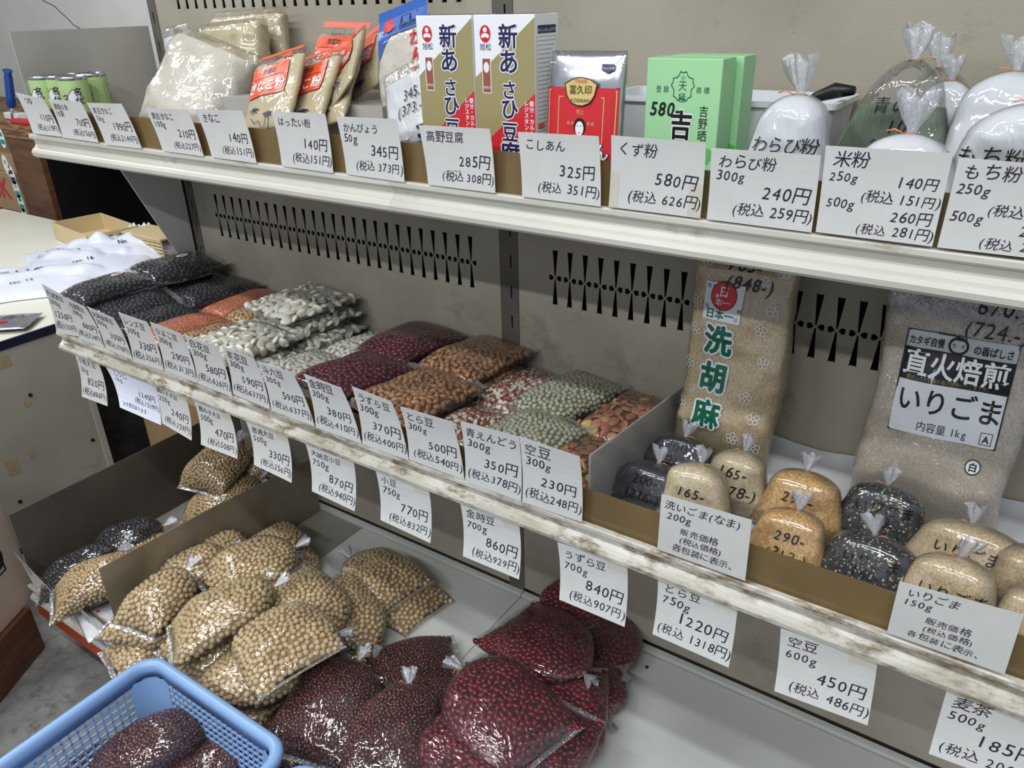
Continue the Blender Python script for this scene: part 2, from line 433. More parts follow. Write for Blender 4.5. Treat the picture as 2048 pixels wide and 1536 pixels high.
class Art:
    """flat print on a surface: collects polygons in (u, v, layer) and maps them with fn(u, v, off)"""
    def __init__(s): s.v = []; s.f = []; s.m = []; s.mats = []
    def mi(s, m):
        if m not in s.mats: s.mats.append(m)
        return s.mats.index(m)
    def poly(s, pts, m, layer=1):
        n = len(s.v); s.v += [(p[0], p[1], layer) for p in pts]; s.f.append(tuple(range(n, n + len(pts)))); s.m.append(s.mi(m))
    def grid(s, x0, x1, y0, y1, m, layer=1, nx=8, ny=8):
        n = len(s.v)
        for j in range(ny + 1):
            for i in range(nx + 1):
                s.v.append((x0 + (x1 - x0) * i / nx, y0 + (y1 - y0) * j / ny, layer))
        for j in range(ny):
            for i in range(nx):
                a = n + j * (nx + 1) + i
                s.f.append((a, a + 1, a + nx + 2, a + nx + 1)); s.m.append(s.mi(m))
    def disc(s, x, y, r, m, layer=1, ry=None, n=20):
        ry = ry or r
        s.poly([(x + r * math.cos(2 * math.pi * i / n), y + ry * math.sin(2 * math.pi * i / n)) for i in range(n)], m, layer)
    def ring(s, x, y, r, w, m, layer=1, ry=None, n=24, a0=0.0, a1=2 * math.pi):
        ry = ry or r
        for i in range(n):
            a = a0 + (a1 - a0) * i / n; b = a0 + (a1 - a0) * (i + 1) / n
            s.poly([(x + r * math.cos(a), y + ry * math.sin(a)), (x + (r + w) * math.cos(a), y + (ry + w) * math.sin(a)),
                    (x + (r + w) * math.cos(b), y + (ry + w) * math.sin(b)), (x + r * math.cos(b), y + ry * math.sin(b))], m, layer)
    def line(s, pts, w, m, layer=1):
        for a, b in zip(pts[:-1], pts[1:]):
            d = Vector((b[0] - a[0], b[1] - a[1]))
            if d.length < 1e-9: continue
            d.normalize(); q = Vector((-d.y, d.x)) * w / 2; e = d * w * 0.3
            s.poly([(a[0] - e.x + q.x, a[1] - e.y + q.y), (a[0] - e.x - q.x, a[1] - e.y - q.y), (b[0] + e.x - q.x, b[1] + e.y - q.y), (b[0] + e.x + q.x, b[1] + e.y + q.y)], m, layer)
    def frame(s, x0, x1, y0, y1, w, m, layer=1):
        s.line([(x0, y0), (x1, y0), (x1, y1), (x0, y1), (x0, y0)], w, m, layer)
    def text(s, t, x, y, h, m, layer=1, bold=0.0, shear=0.0, align='l', vert=False, jit=0.0, rng=None, cond=1.0, rot=0.0, fat=0.0):
        """h = em size; x, y = baseline start"""
        if fat:
            for k in range(8):
                s.text(t, x + fat * h * math.cos(k * math.pi / 4), y + fat * h * math.sin(k * math.pi / 4), h, m, layer + k * .05, 0.0, shear, align, vert, 0.0, None, cond, rot)
        adv = [glyph(c, bold)[2] for c in t]
        if not vert:
            w = sum(adv) * h * cond
            if align == 'r': x -= w
            if align == 'c': x -= w / 2
        cx = 0.0; cy = 0.0
        cr, sr = math.cos(rot), math.sin(rot)
        for c, a in zip(t, adv):
            v, fs, _ = glyph(c, bold)
            if len(v):
                hh = h * (1 + (rng.uniform(-jit, jit) if jit else 0))
                ro = rng.uniform(-jit, jit) * 0.6 if jit else 0
                dy = rng.uniform(-jit, jit) * h * 0.35 if jit else 0
                n = len(s.v)
                for p in v:
                    px, py = p[0] * cond, p[1]
                    px += shear * py
                    px, py = px * math.cos(ro) - py * math.sin(ro), px * math.sin(ro) + py * math.cos(ro)
                    qx, qy = cx + px * hh, cy + dy + py * hh
                    s.v.append((x + qx * cr - qy * sr, y + qx * sr + qy * cr, layer))
                k = s.mi(m)
                for f in fs: s.f.append(tuple(i + n for i in f)); s.m.append(k)
            if vert: cy -= h * 1.02
            else: cx += a * h * cond
    def build(s, name, parent, fn, step=0.0003):
        V = [fn(u, v, l * step) for u, v, l in s.v]
        return mesh_obj(name, V, s.f, s.mats, parent, mi=s.m)

# ------------------------------------------------------------------ the rack
def bow_tie(cx, zc, zt, zb, w=0.0052):
    hs = []
    g = 0.0022
    hs.append([(cx - w, zt), (cx - w * .5, zt - .0015), (cx, zt - .0008), (cx + w * .5, zt - .0015), (cx + w, zt), (cx + 0.0011, zc + g), (cx - 0.0011, zc + g)])
    hs.append([(cx - 0.0011, zc - g), (cx + 0.0011, zc - g), (cx + w, zb), (cx + w * .5, zb + .0015), (cx, zb + .0008), (cx - w * .5, zb + .0015), (cx - w, zb)])
    for sg in (-1, 1):
        hs.append([(cx + sg * g, zc), (cx + sg * 0.007, zc + 0.0048), (cx + sg * 0.0105, zc + 0.0044), (cx + sg * 0.0125, zc + 0.002), (cx + sg * 0.0112, zc), (cx + sg * 0.0125, zc - 0.002), (cx + sg * 0.0105, zc - 0.0044), (cx + sg * 0.007, zc - 0.0048)])
    return hs

rack = empty('display_rack', (0, 0, 0))
tag(rack, 'beige steel display rack with punched back panels, slotted posts and a red painted base', 'display rack')
XZ = Matrix.Rotation(math.radians(90), 4, 'X')          # curve plane xy -> xz
for bx in (0.004, 0.899):
    holes = []
    for k in range(26):
        cx = bx + 0.078 + k * 0.0286 - (0.0 if bx < 0.5 else 0.003)
        holes += bow_tie(cx, 0.719, 0.768, 0.670)
        holes += bow_tie(cx, 1.189, 1.239, 1.141)
    plate_holes('back_panel', [(bx + .0005, 0.012), (bx + 0.8565, 0.012), (bx + 0.8565, 1.50), (bx + .0005, 1.50)], holes, 0.0016, M['panel'], rack, XZ)
    box('hollow_shade_sheet', bx - .01, bx + 0.87, 0.045, 0.048, -0.01, 1.5, M['dark'], rack)  # near-black sheet standing in for the shade behind the punched holes
    box('kick_panel', bx - 0.02, bx + 0.875, -0.5, -0.492, -0.16, -0.04, M['darkplate'], rack)
for px in (-0.022, 0.861, 1.756):
    w = 0.026 if px < 0 else 0.038
    holes = []
    for k in range(26):
        z = 0.05 + k * 0.056
        c = px + w * (0.62 if px > 0 else 0.5)
        holes.append([(c - .0018, z), (c + .0018, z), (c + .0018, z + .024), (c - .0018, z + .024)])
    p = plate_holes('post', [(px, -0.01), (px + w, -0.01), (px + w, 1.52), (px, 1.52)], holes, 0.002, M['post'], rack, Matrix.Translation((0, -0.001, 0)) @ XZ)
    box('post_side', px, px + .0015, 0.0, 0.044, -0.01, 1.52, M['post'], p)
    box('post_side', px + w - .0015, px + w, 0.0, 0.044, -0.01, 1.52, M['post'], p)
# bottom deck: three steel sheets, front lip, red fascia
DY = -0.568
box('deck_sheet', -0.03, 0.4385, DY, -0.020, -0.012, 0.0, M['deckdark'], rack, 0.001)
box('deck_sheet', 0.4400, 0.8985, DY, -0.020, -0.012, 0.0, M['deck'], rack, 0.001)
box('deck_sheet', 0.9000, 1.7985, DY, -0.020, -0.012, 0.0, M['deck'], rack, 0.001)
box('rear_ledge', -0.03, 0.8985, -0.017, -0.002, -0.012, 0.006, M['deck'], rack, 0.0015)
box('rear_ledge', 0.9000, 1.7985, -0.017, -0.002, -0.012, 0.006, M['deck'], rack, 0.0015)
RAILP = [(0.0, 0.0), (-0.006, 0.0), (-0.0075, -0.002), (-0.0075, -0.007), (-0.0055, -0.009), (-0.001, -0.011), (0.001, -0.016), (0.001, -0.021), (-0.003, -0.026), (-0.008, -0.029), (-0.0105, -0.034), (-0.0095, -0.040), (-0.005, -0.044), (0.004, -0.045), (0.004, -0.041), (0.004, -0.003)]
def rail(name, x0, x1, y, z, m, parent):
    return prism(name, [(y + a, z + b) for a, b in RAILP], 'x', x0, x1, m, parent)
rail('front_lip', -0.032, 1.80, DY - 0.004, 0.012, M['rail'], rack)
box('red_fascia', -0.030, 1.80, DY - 0.009, DY + 0.004, -0.072, -0.036, M['red'], rack, 0.0015)
box('under_frame', -0.028, 1.80, DY + 0.01, 0.03, -0.06, -0.0125, M['darkplate'], rack)
# left gable of the upper shelf level
prism('gable', [(-.20, .925), (-.165, .872), (-.141, .835), (-.105, .75), (-.075, .68), (-.05, .625), (-.02, .57), (-.004, .52), (-.004, .925)], 'x', -0.032, -0.029, M['gable'], rack)

def shelf(label, x0, x1, depth, z, worn, bz):
    t = empty('wall_shelf', ((x0 + x1) / 2, -depth, z))
    tag(t, label, 'shelf')
    inv = Matrix.Translation(-t.location)
    def loc(o):
        o.data.transform(inv); o.parent = t; return o
    loc(box('tray', x0, x1, -depth + 0.004, -0.002, z - 0.024, z - 0.020, M['tray']))
    loc(rail('front_rail', x0 - (0.002 if x0 < 0 else 0), x1, -depth, z, M['railworn'] if worn else M['rail'], None))
    for bx in (x0 + 0.004, x1 - 0.006):
        loc(prism('shelf_bracket', [(-0.002, z - 0.026), (-0.002, z - 0.10), (-0.03, z - 0.095), (-depth + 0.06, z - 0.042), (-depth + 0.05, z - 0.026)], 'x', bx, bx + 0.002, M['darkplate'], None))
    return t
shelf('upper steel shelf, left half, holding powders, packets and two tall boxes', -0.030, 0.8998, 0.300, 0.932, False, 0)
shelf('upper steel shelf, right half, holding green boxes and flour bags', 0.9001, 1.80, 0.300, 0.932, False, 0)
shelf('middle steel shelf, left half, with worn cream rail under the dry bean packets', -0.030, 0.8998, 0.358, 0.539, True, 0)
shelf('middle steel shelf, right half, with worn cream rail under the sesame bags', 0.9001, 1.80, 0.358, 0.539, True, 0)

# plates and guards
def one(name, o, label, cat, group=None):
    o.name = name; return tag(o, label, cat, group)
one('side_plate', box('side_plate', -0.0335, -0.0315, -0.289, -0.004, 0.905, 1.112, M['grey']), 'grey metal side plate standing at the left end of the upper shelf', 'side plate')
one('side_plate', prism('side_plate', [(-.566, .001), (-.566, .193), (-.092, .193), (-.045, .15), (-.02, .12), (-.02, .001)], 'x', -0.0285, -0.0265, M['darkplate']), 'dark steel side plate at the left end of the bottom deck', 'side plate')
one('side_guard', prism('side_guard', [(-.350, .520), (-.350, .612), (-.02, .612), (-.02, .520)], 'x', -0.0300, -0.0285, M['film2']), 'clear plastic side guard beside the black bean packets', 'guard')
one('deck_divider', prism('deck_divider', [(-.560, .0005), (-.560, .190), (-.30, .178), (-.022, .152), (-.022, .0005)], 'x', 0.297, 0.299, M['divplate']), 'brownish steel divider standing between the tied bags and the soybean pile', 'divider')
dv = prism('shelf_divider', [(-.350, .520), (-.350, .634), (-.02, .598), (-.02, .520)], 'x', 1.2325, 1.2355, film_mat('thick_acrylic', haze=0.55, gloss=0.06, rough=0.1, tint=(190, 188, 184), scale=4, bump=0.05))
one('shelf_divider', dv, 'hazy acrylic divider between the broad bean packets and the sesame bags', 'divider')
for x0, x1, y, z0, z1, lb in ((-0.028, 0.8975, -0.2975, 0.914, 0.981, 'brown acrylic guard along the left half of the upper shelf front'),
                              (0.9015, 1.79, -0.2975, 0.914, 0.981, 'brown acrylic guard along the right half of the upper shelf front'),
                              (-0.026, 0.8975, -0.3545, 0.520, 0.580, 'brown acrylic guard in front of the black and white bean packets'),
                              (0.9015, 1.79, -0.3545, 0.520, 0.586, 'brown acrylic guard in front of the sesame bags'),
                              (-0.02, 0.85, -0.5665, 0.001, 0.045, 'brown acrylic guard along the front of the bottom deck')):
    one('front_guard', box('front_guard', x0, x1, y, y + .002, z0, z1, M['guard']), lb, 'guard')

# ------------------------------------------------------------------ price cards
rngc = random.Random(5)
def card(label, TL, TR, BR, BL, bow, lines, group, tint='card', tapes=()):
    TL, TR, BR, BL = map(Vector, (TL, TR, BR, BL))
    o0 = (BL + BR) / 2
    nrm = (BR - BL).cross(TL - BL).normalized()
    if nrm.y > 0: nrm = -nrm
    bowv = Vector((0, bow, 0))
    Wd = ((TR - TL).length + (BR - BL).length) / 2; H = ((TL - BL).length + (TR - BR).length) / 2
    def fn(u, v, off=0.0):
        u /= Wd; v /= H
        p = (BL * (1 - u) + BR * u) * (1 - v) + (TL * (1 - u) + TR * u) * v
        return p + bowv * 4 * v * (1 - v) + nrm * off - o0
    n, mm = 6, 8
    V = []; F = []
    for side in (0.0002, -0.0002):
        for j in range(mm + 1):
            for i in range(n + 1):
                V.append(fn(Wd * i / n, H * j / mm, side))
    K = (n + 1) * (mm + 1)
    for j in range(mm):
        for i in range(n):
            a = j * (n + 1) + i
            F.append((a, a + 1, a + n + 2, a + n + 1)); F.append((K + a, K + a + n + 1, K + a + n + 2, K + a + 1))
    edge = [i for i in range(n + 1)] + [(n + 1) * j + n for j in range(1, mm + 1)] + [(n + 1) * mm + i for i in range(n - 1, -1, -1)] + [(n + 1) * j for j in range(mm - 1, 0, -1)]
    for a, b in zip(edge, edge[1:] + edge[:1]): F.append((a, K + a, K + b, b))
    o = mesh_obj('price_card', V, F, M[tint]); o.location = o0
    tag(o, label, 'price card', group)
    A = Art()
    ar = H
    for (t, x, y, h, al) in lines:
        h *= .96
        wd = sum(glyph(ch_, 0.0)[2] for ch_ in t) * h * H
        av = (.95 - x) * Wd if al == 'l' else (x - .04) * Wd
        A.text(t, x * Wd, y * H, h * H, M['ink'], shear=0.16, align=al, jit=0.09, rng=rngc, bold=0.0, cond=min(.97, av / wd))
    if lines: A.build('handwriting', o, fn, 0.0006)
    for (u0, u1, v0, v1) in tapes:
        B = Art(); B.grid(u0 * Wd, u1 * Wd, v0 * H, v1 * H, M['tape'], 1, 3, 3)
        B.build('tape', o, fn, 0.0004)
    return o

def T(name, wt, pr, tx, nh=0.19, nx=0.07):
    L = [(name, nx, 0.76, nh, 'l')]
    if wt: L.append((wt, 0.05, 0.575, 0.20, 'l'))
    L.append((pr, 0.94, 0.38, 0.25, 'r'))
    L.append((tx, 0.99, 0.13, 0.20, 'r'))
    return L
UG = 'price cards on the upper rail'; MG = 'price cards on the middle rail'; HG = 'price cards hanging under the middle rail'
Y1, Y1t = '-.310', '-.316'
card('leftmost small card on the upper rail, reading tsuyu 110 yen', (-0.016,-0.316,1.009), (0.078,-0.316,1.002), (0.097,-0.309,0.935), (-0.008,-0.309,0.935), 0.002, T('つゆ', '', '110円', '(税込119円)', .2, .2), UG)
card('price card in front of the green cans reading fine noodles 700 yen', (0.096,-0.316,1.002), (0.204,-0.316,1.001), (0.215,-0.309,0.933), (0.098,-0.309,0.934), 0.002, T('揖保の糸', '10束', '700円', '(税込756円)'), UG)
card('price card reading black soybean kinako at 1990 yen on the upper rail', (0.221,-0.316,1.001), (0.327,-0.316,1.004), (0.345,-0.309,0.932), (0.237,-0.309,0.931), 0.002, T('黒豆きなこ', '1kg', '1990円', '(税込2149円)', .17), UG)
card('price card reading black soybean kinako, cheaper small pack, at 210 yen on the upper rail', (0.391,-0.316,1), (0.504,-0.316,1.003), (0.511,-0.309,0.932), (0.404,-0.309,0.933), 0.002, T('黒豆きなこ', '100g', '210円', '(税込227円)', .17), UG)
card('price card reading plain kinako 140 yen on the upper rail', (0.523,-0.316,1.004), (0.633,-0.316,1.008), (0.637,-0.309,0.932), (0.532,-0.309,0.933), 0.002, T('きなこ', '', '140円', '(税込151円)', .2), UG)
card('price card reading hattai flour 140 yen on the upper rail', (0.697,-0.316,1.01), (0.804,-0.316,1.012), (0.798,-0.309,0.932), (0.693,-0.309,0.933), 0.002, T('はったい粉', '', '140円', '(税込151円)', .18), UG)
card('price card reading kampyo 345 yen on the upper rail', (0.824,-0.316,1.01), (0.93,-0.316,1.012), (0.929,-0.309,0.932), (0.824,-0.309,0.933), 0.002, T('かんぴょう', '50g', '345円', '(税込 373円)', .17), UG)
card('price card reading koya tofu 285 yen below the tall boxes', (0.966,-0.316,1.007), (1.074,-0.316,1.009), (1.074,-0.309,0.933), (0.969,-0.309,0.933), 0.002, T('高野豆腐', '', '285円', '(税込 308円)', .21), UG)
card('price card reading koshian 325 yen below the red pouch', (1.113,-0.316,1.008), (1.217,-0.316,1.01), (1.218,-0.309,0.933), (1.113,-0.309,0.933), 0.002, T('こしあん', '', '325円', '(税込 351円)', .19), UG)
card('price card reading kuzu starch 580 yen below the green boxes', (1.232,-0.316,1.012), (1.337,-0.316,1.011), (1.335,-0.309,0.934), (1.228,-0.309,0.934), 0.002, T('くず粉', '', '580円', '(税込 626円)', .21), UG, tapes=[(0.0, .1, .0, .5), (.86, 1.0, .02, .45)])
card('price card reading warabi starch 240 yen on the upper rail', (1.343,-0.316,1.007), (1.448,-0.316,1.008), (1.448,-0.309,0.934), (1.342,-0.309,0.934), 0.002, T('わらび粉', '300g', '240円', '(税込 259円)', .21), UG)
card('price card with two prices reading rice flour 140 yen and 260 yen', (1.451,-0.316,1.017), (1.555,-0.316,1.018), (1.554,-0.309,0.935), (1.452,-0.309,0.935), 0.002,
     [('米粉', .07, .80, .2, 'l'), ('250g', .05, .62, .15, 'l'), ('140円', .95, .60, .17, 'r'), ('(税込 151円)', .99, .42, .15, 'r'), ('500g', .05, .32, .15, 'l'), ('260円', .95, .22, .17, 'r'), ('(税込 281円)', .99, .06, .15, 'r')], UG)
card('price card with two weights at the right edge reading mochi flour', (1.56,-0.316,1.015), (1.655,-0.316,1.014), (1.654,-0.309,0.936), (1.558,-0.309,0.935), 0.002,
     [('もち粉', .05, .80, .2, 'l'), ('250g', .03, .62, .16, 'l'), ('140円', .95, .60, .17, 'r'), ('(税込 151円)', .99, .42, .15, 'r'), ('500g', .03, .32, .16, 'l'), ('260円', .95, .22, .17, 'r'), ('(税込 281円)', .99, .06, .15, 'r')], UG)

for (nm, wt, pr, tx, nh, lb, a, b, c, d) in (
    ('丹波黒豆', '300g', '1250円', '(税込1350円)', .16, 'leftmost card on the middle rail, reading tamba black beans at 1250 yen', (0.004,-0.38,0.656), (0.078,-0.38,0.644), (0.064,-0.367,0.549), (-0.025,-0.367,0.539)),
    ('丹波黒豆', '300g', '680円', '(税込734円)', .16, 'price card reading smaller tamba black beans at 680 yen before the black bean packets', (0.081,-0.38,0.642), (0.153,-0.38,0.634), (0.155,-0.367,0.544), (0.063,-0.367,0.544)),
    ('北海道黒豆', '300g', '350円', '(税込378円)', .16, 'price card reading hokkaido black beans 350 yen before the black bean packets', (0.158,-0.38,0.637), (0.245,-0.38,0.63), (0.249,-0.367,0.54), (0.159,-0.367,0.544)),
    ('レンズ豆', '300g', '330円', '(税込356円)', .17, 'price card reading lentils 330 yen on the middle rail', (0.267,-0.38,0.646), (0.356,-0.38,0.644), (0.349,-0.367,0.541), (0.251,-0.367,0.537)),
    ('ひよこ豆', '300g', '290円', '(税込313円)', .17, 'price card reading chickpeas 290 yen on the middle rail', (0.365,-0.38,0.647), (0.454,-0.38,0.642), (0.449,-0.367,0.541), (0.353,-0.367,0.542)),
    ('白花豆', '300g', '580円', '(税込626円)', .2, 'price card reading white runner beans 580 yen before the large white beans', (0.463,-0.38,0.642), (0.55,-0.38,0.641), (0.544,-0.367,0.538), (0.45,-0.367,0.541)),
    ('茶花豆', '300g', '590円', '(税込637円)', .2, 'price card reading brown runner beans 590 yen on the middle rail', (0.564,-0.38,0.645), (0.643,-0.38,0.639), (0.642,-0.367,0.541), (0.548,-0.367,0.546)),
    ('斗六豆', '300g', '590円', '(税込637円)', .2, 'price card reading toroku beans 590 yen on the middle rail', (0.648,-0.38,0.637), (0.73,-0.38,0.636), (0.747,-0.367,0.54), (0.645,-0.367,0.541)),
    ('金時豆', '300g', '380円', '(税込410円)', .2, 'price card reading kintoki beans 380 yen before the dark red bean packets', (0.757,-0.38,0.641), (0.835,-0.38,0.637), (0.849,-0.367,0.54), (0.75,-0.367,0.539)),
    ('うずら豆', '300g', '370円', '(税込400円)', .18, 'price card reading uzura beans 370 yen before the brown bean packets', (0.858,-0.38,0.646), (0.934,-0.38,0.641), (0.944,-0.367,0.541), (0.852,-0.367,0.54)),
    ('とら豆', '300g', '500円', '(税込540円)', .19, 'price card reading tora beans 500 yen on the middle rail', (0.95,-0.38,0.638), (1.041,-0.38,0.64), (1.046,-0.367,0.542), (0.945,-0.367,0.543)),
    ('青えんどう', '300g', '350円', '(税込378円)', .17, 'price card reading green peas 350 yen before the green pea packets', (1.054,-0.378,0.644), (1.147,-0.378,0.648), (1.141,-0.367,0.541), (1.048,-0.367,0.541)),
    ('空豆', '300g', '230円', '(税込248円)', .2, 'price card reading broad beans 230 yen before the broad bean packets', (1.148,-0.378,0.649), (1.235,-0.378,0.647), (1.234,-0.367,0.543), (1.143,-0.367,0.541))):
    L = [(nm, .05, .78, nh, 'l'), (wt, .05, .605, .18, 'l'), (pr, .92, .34, .21, 'r'), (tx, .99, .12, .175, 'r')]
    card(lb, a, b, c, d, 0.004, L, MG)
card('large card reading washed sesame before the pale sesame bags', (1.341,-0.374,0.629), (1.446,-0.374,0.633), (1.446,-0.367,0.544), (1.338,-0.367,0.544), 0.0,
     [('洗いごま(なま)', .04, .80, .165, 'l'), ('200g', .07, .62, .17, 'l'), ('販売価格', .24, .42, .14, 'l'), ('(税込価格)', .24, .27, .13, 'l'), ('各包装に表示、', .16, .10, .14, 'l')], MG)
card('large card reading roasted sesame at the right end of the middle rail', (1.596,-0.374,0.617), (1.7,-0.374,0.625), (1.702,-0.367,0.545), (1.596,-0.367,0.544), 0.0,
     [('いりごま', .08, .80, .165, 'l'), ('150g', .06, .64, .17, 'l'), ('販売価格', .28, .42, .14, 'l'), ('(税込価格)', .28, .27, .13, 'l'), ('各包装に表示、', .16, .10, .14, 'l')], MG)

for (nm, wt, pr, tx, nh, lb, a, b, c, d) in (
    ('小粒大豆', '1kg', '820円', '(税込886円)', .17, 'leftmost hanging card, reading 820 yen', (0.024,-0.366,0.509), (0.111,-0.366,0.505), (0.112,-0.372,0.404), (0.013,-0.372,0.4)),
    ('鶴の子大豆', '250g', '240円', '(税込259円)', .15, 'hanging card reading tsurunoko soybeans, small bag, at 240 yen', (0.294,-0.366,0.506), (0.397,-0.366,0.504), (0.395,-0.372,0.408), (0.3,-0.372,0.421)),
    ('鶴の子大豆', '500g', '470円', '(税込508円)', .15, 'hanging card reading tsurunoko soybeans, larger bag, at 470 yen', (0.422,-0.366,0.502), (0.524,-0.366,0.5), (0.529,-0.372,0.411), (0.423,-0.372,0.408)),
    ('普通大豆', '500g', '330円', '(税込356円)', .17, 'hanging card reading ordinary soybeans 330 yen', (0.567,-0.366,0.499), (0.672,-0.366,0.503), (0.671,-0.372,0.409), (0.575,-0.372,0.414)),
    ('大納言小豆', '750g', '870円', '(税込940円)', .15, 'hanging card reading dainagon beans 870 yen', (0.716,-0.366,0.501), (0.825,-0.366,0.503), (0.819,-0.372,0.406), (0.721,-0.372,0.41)),
    ('小豆', '750g', '770円', '(税込832円)', .18, 'hanging card reading azuki beans 770 yen', (0.871,-0.366,0.501), (0.977,-0.366,0.504), (0.977,-0.372,0.407), (0.876,-0.372,0.411)),
    ('金時豆', '700g', '860円', '(税込929円)', .2, 'hanging card reading kintoki beans 860 yen', (1.035,-0.366,0.5), (1.136,-0.366,0.503), (1.138,-0.372,0.41), (1.039,-0.372,0.409)),
    ('うずら豆', '700g', '840円', '(税込907円)', .18, 'hanging card reading uzura beans 840 yen above the dark red beans', (1.197,-0.366,0.496), (1.299,-0.366,0.502), (1.303,-0.372,0.406), (1.204,-0.372,0.405)),
    ('とら豆', '750g', '1220円', '(税込 1318円)', .19, 'hanging card reading tora beans 1220 yen', (1.341,-0.366,0.505), (1.441,-0.366,0.507), (1.442,-0.372,0.412), (1.342,-0.372,0.414)),
    ('空豆', '600g', '450円', '(税込 486円)', .2, 'hanging card reading broad beans 450 yen', (1.492,-0.366,0.496), (1.594,-0.366,0.503), (1.6,-0.372,0.414), (1.498,-0.372,0.406)),
    ('麦茶', '500g', '185円', '(税込 200円)', .21, 'hanging card reading barley tea 185 yen at the bottom right corner', (1.661,-0.366,0.5), (1.752,-0.366,0.51), (1.76,-0.372,0.418), (1.662,-0.372,0.411))):
    L = [(nm, .07, .76, nh, 'l'), (wt, .06, .56, .19, 'l'), (pr, .94, .32, .24, 'r'), (tx, .99, .10, .18, 'r')]
    card(lb, a, b, c, d, 0.005, L, HG, tapes=[(.72, .99, .82, 1.0)])
card('bluish white hanging sheet reading koji 1240 yen', (0.132,-0.366,0.504), (0.292,-0.366,0.5), (0.308,-0.376,0.418), (0.186,-0.384,0.427), 0.006,
     [('こうじ', .12, .80, .17, 'l'), ('1kg', .1, .64, .15, 'l'), ('1240円', .93, .46, .2, 'r'), ('(税込1339円)', .99, .28, .16, 'r'), ('はぜ表示あります', .1, .1, .12, 'l')], HG, tint='cardblue')
card('price card at the left end of the bottom deck rail reading 960 yen', (-0.027,-0.582,0.107), (0.115,-0.582,0.053), (0.157,-0.58,0), (0.011,-0.58,0.024), 0.002, T('黒大豆', '1kg', '960円', '(税込1036円)'), 'price cards on the bottom rail')
card('price card on the bottom rail beside the white pouch reading 700 yen', (0.21,-0.582,0.07), (0.282,-0.582,0.043), (0.291,-0.58,-0.021), (0.197,-0.58,-0.004), 0.002, T('大豆', '1kg', '700円', '(税込756円)'), 'price cards on the bottom rail')

# ------------------------------------------------------------------ beans (one node group per kind of bean)
def bean_nodes(name, size, m, bend=0.0, subdiv=2):
    """size = full length, width, thickness of one bean"""
    ng = bpy.data.node_groups.new('beans_' + name, 'GeometryNodeTree')
    ng.interface.new_socket('Geometry', in_out='INPUT', socket_type='NodeSocketGeometry')
    ng.interface.new_socket('Geometry', in_out='OUTPUT', socket_type='NodeSocketGeometry')
    n = ng.nodes; L = ng.links
    gi = n.new('NodeGroupInput'); go = n.new('NodeGroupOutput')
    ico = n.new('GeometryNodeMeshIcoSphere'); ico.inputs['Radius'].default_value = 1.0; ico.inputs['Subdivisions'].default_value = subdiv
    sm = n.new('GeometryNodeSetShadeSmooth'); L.new(ico.outputs[0], sm.inputs[0])
    pos = n.new('GeometryNodeInputPosition')
    st = n.new('GeometryNodeStoreNamedAttribute'); st.data_type = 'FLOAT_VECTOR'; st.domain = 'POINT'
    st.inputs['Name'].default_value = 'bp'
    L.new(sm.outputs[0], st.inputs['Geometry']); L.new(pos.outputs[0], st.inputs['Value'])
    geo = st.outputs[0]
    if bend:
        sx = n.new('ShaderNodeSeparateXYZ'); L.new(pos.outputs[0], sx.inputs[0])
        mu = n.new('ShaderNodeMath'); mu.operation = 'MULTIPLY'; L.new(sx.outputs[0], mu.inputs[0]); L.new(sx.outputs[0], mu.inputs[1])
        m2 = n.new('ShaderNodeMath'); m2.operation = 'MULTIPLY'; L.new(mu.outputs[0], m2.inputs[0]); m2.inputs[1].default_value = -bend
        cb = n.new('ShaderNodeCombineXYZ'); L.new(m2.outputs[0], cb.inputs[1])
        sp = n.new('GeometryNodeSetPosition'); L.new(geo, sp.inputs['Geometry']); L.new(cb.outputs[0], sp.inputs['Offset'])
        geo = sp.outputs[0]
    tr = n.new('GeometryNodeTransform'); tr.inputs['Scale'].default_value = (size[0] / 2, size[1] / 2, size[2] / 2)
    L.new(geo, tr.inputs['Geometry'])
    ma = n.new('GeometryNodeSetMaterial'); ma.inputs['Material'].default_value = m; L.new(tr.outputs[0], ma.inputs['Geometry'])
    def named(nm, ty):
        a = n.new('GeometryNodeInputNamedAttribute'); a.data_type = ty; a.inputs['Name'].default_value = nm
        return a.outputs['Attribute']
    ip = n.new('GeometryNodeInstanceOnPoints')
    L.new(gi.outputs[0], ip.inputs['Points']); L.new(ma.outputs[0], ip.inputs['Instance'])
    L.new(named('pt', 'BOOLEAN'), ip.inputs['Selection'])
    e2r = n.new('FunctionNodeEulerToRotation'); L.new(named('rot', 'FLOAT_VECTOR'), e2r.inputs[0])
    L.new(e2r.outputs[0], ip.inputs['Rotation'])
    L.new(named('scl', 'FLOAT'), ip.inputs['Scale'])
    si = n.new('GeometryNodeStoreNamedAttribute'); si.data_type = 'FLOAT'; si.domain = 'INSTANCE'; si.inputs['Name'].default_value = 'rnd'
    rv = n.new('FunctionNodeRandomValue'); rv.data_type = 'FLOAT'
    L.new(ip.outputs[0], si.inputs['Geometry']); L.new(rv.outputs[1], si.inputs['Value'])
    jg = n.new('GeometryNodeJoinGeometry')
    L.new(gi.outputs[0], jg.inputs[0]); L.new(si.outputs[0], jg.inputs[0])
    L.new(jg.outputs[0], go.inputs[0])
    return ng

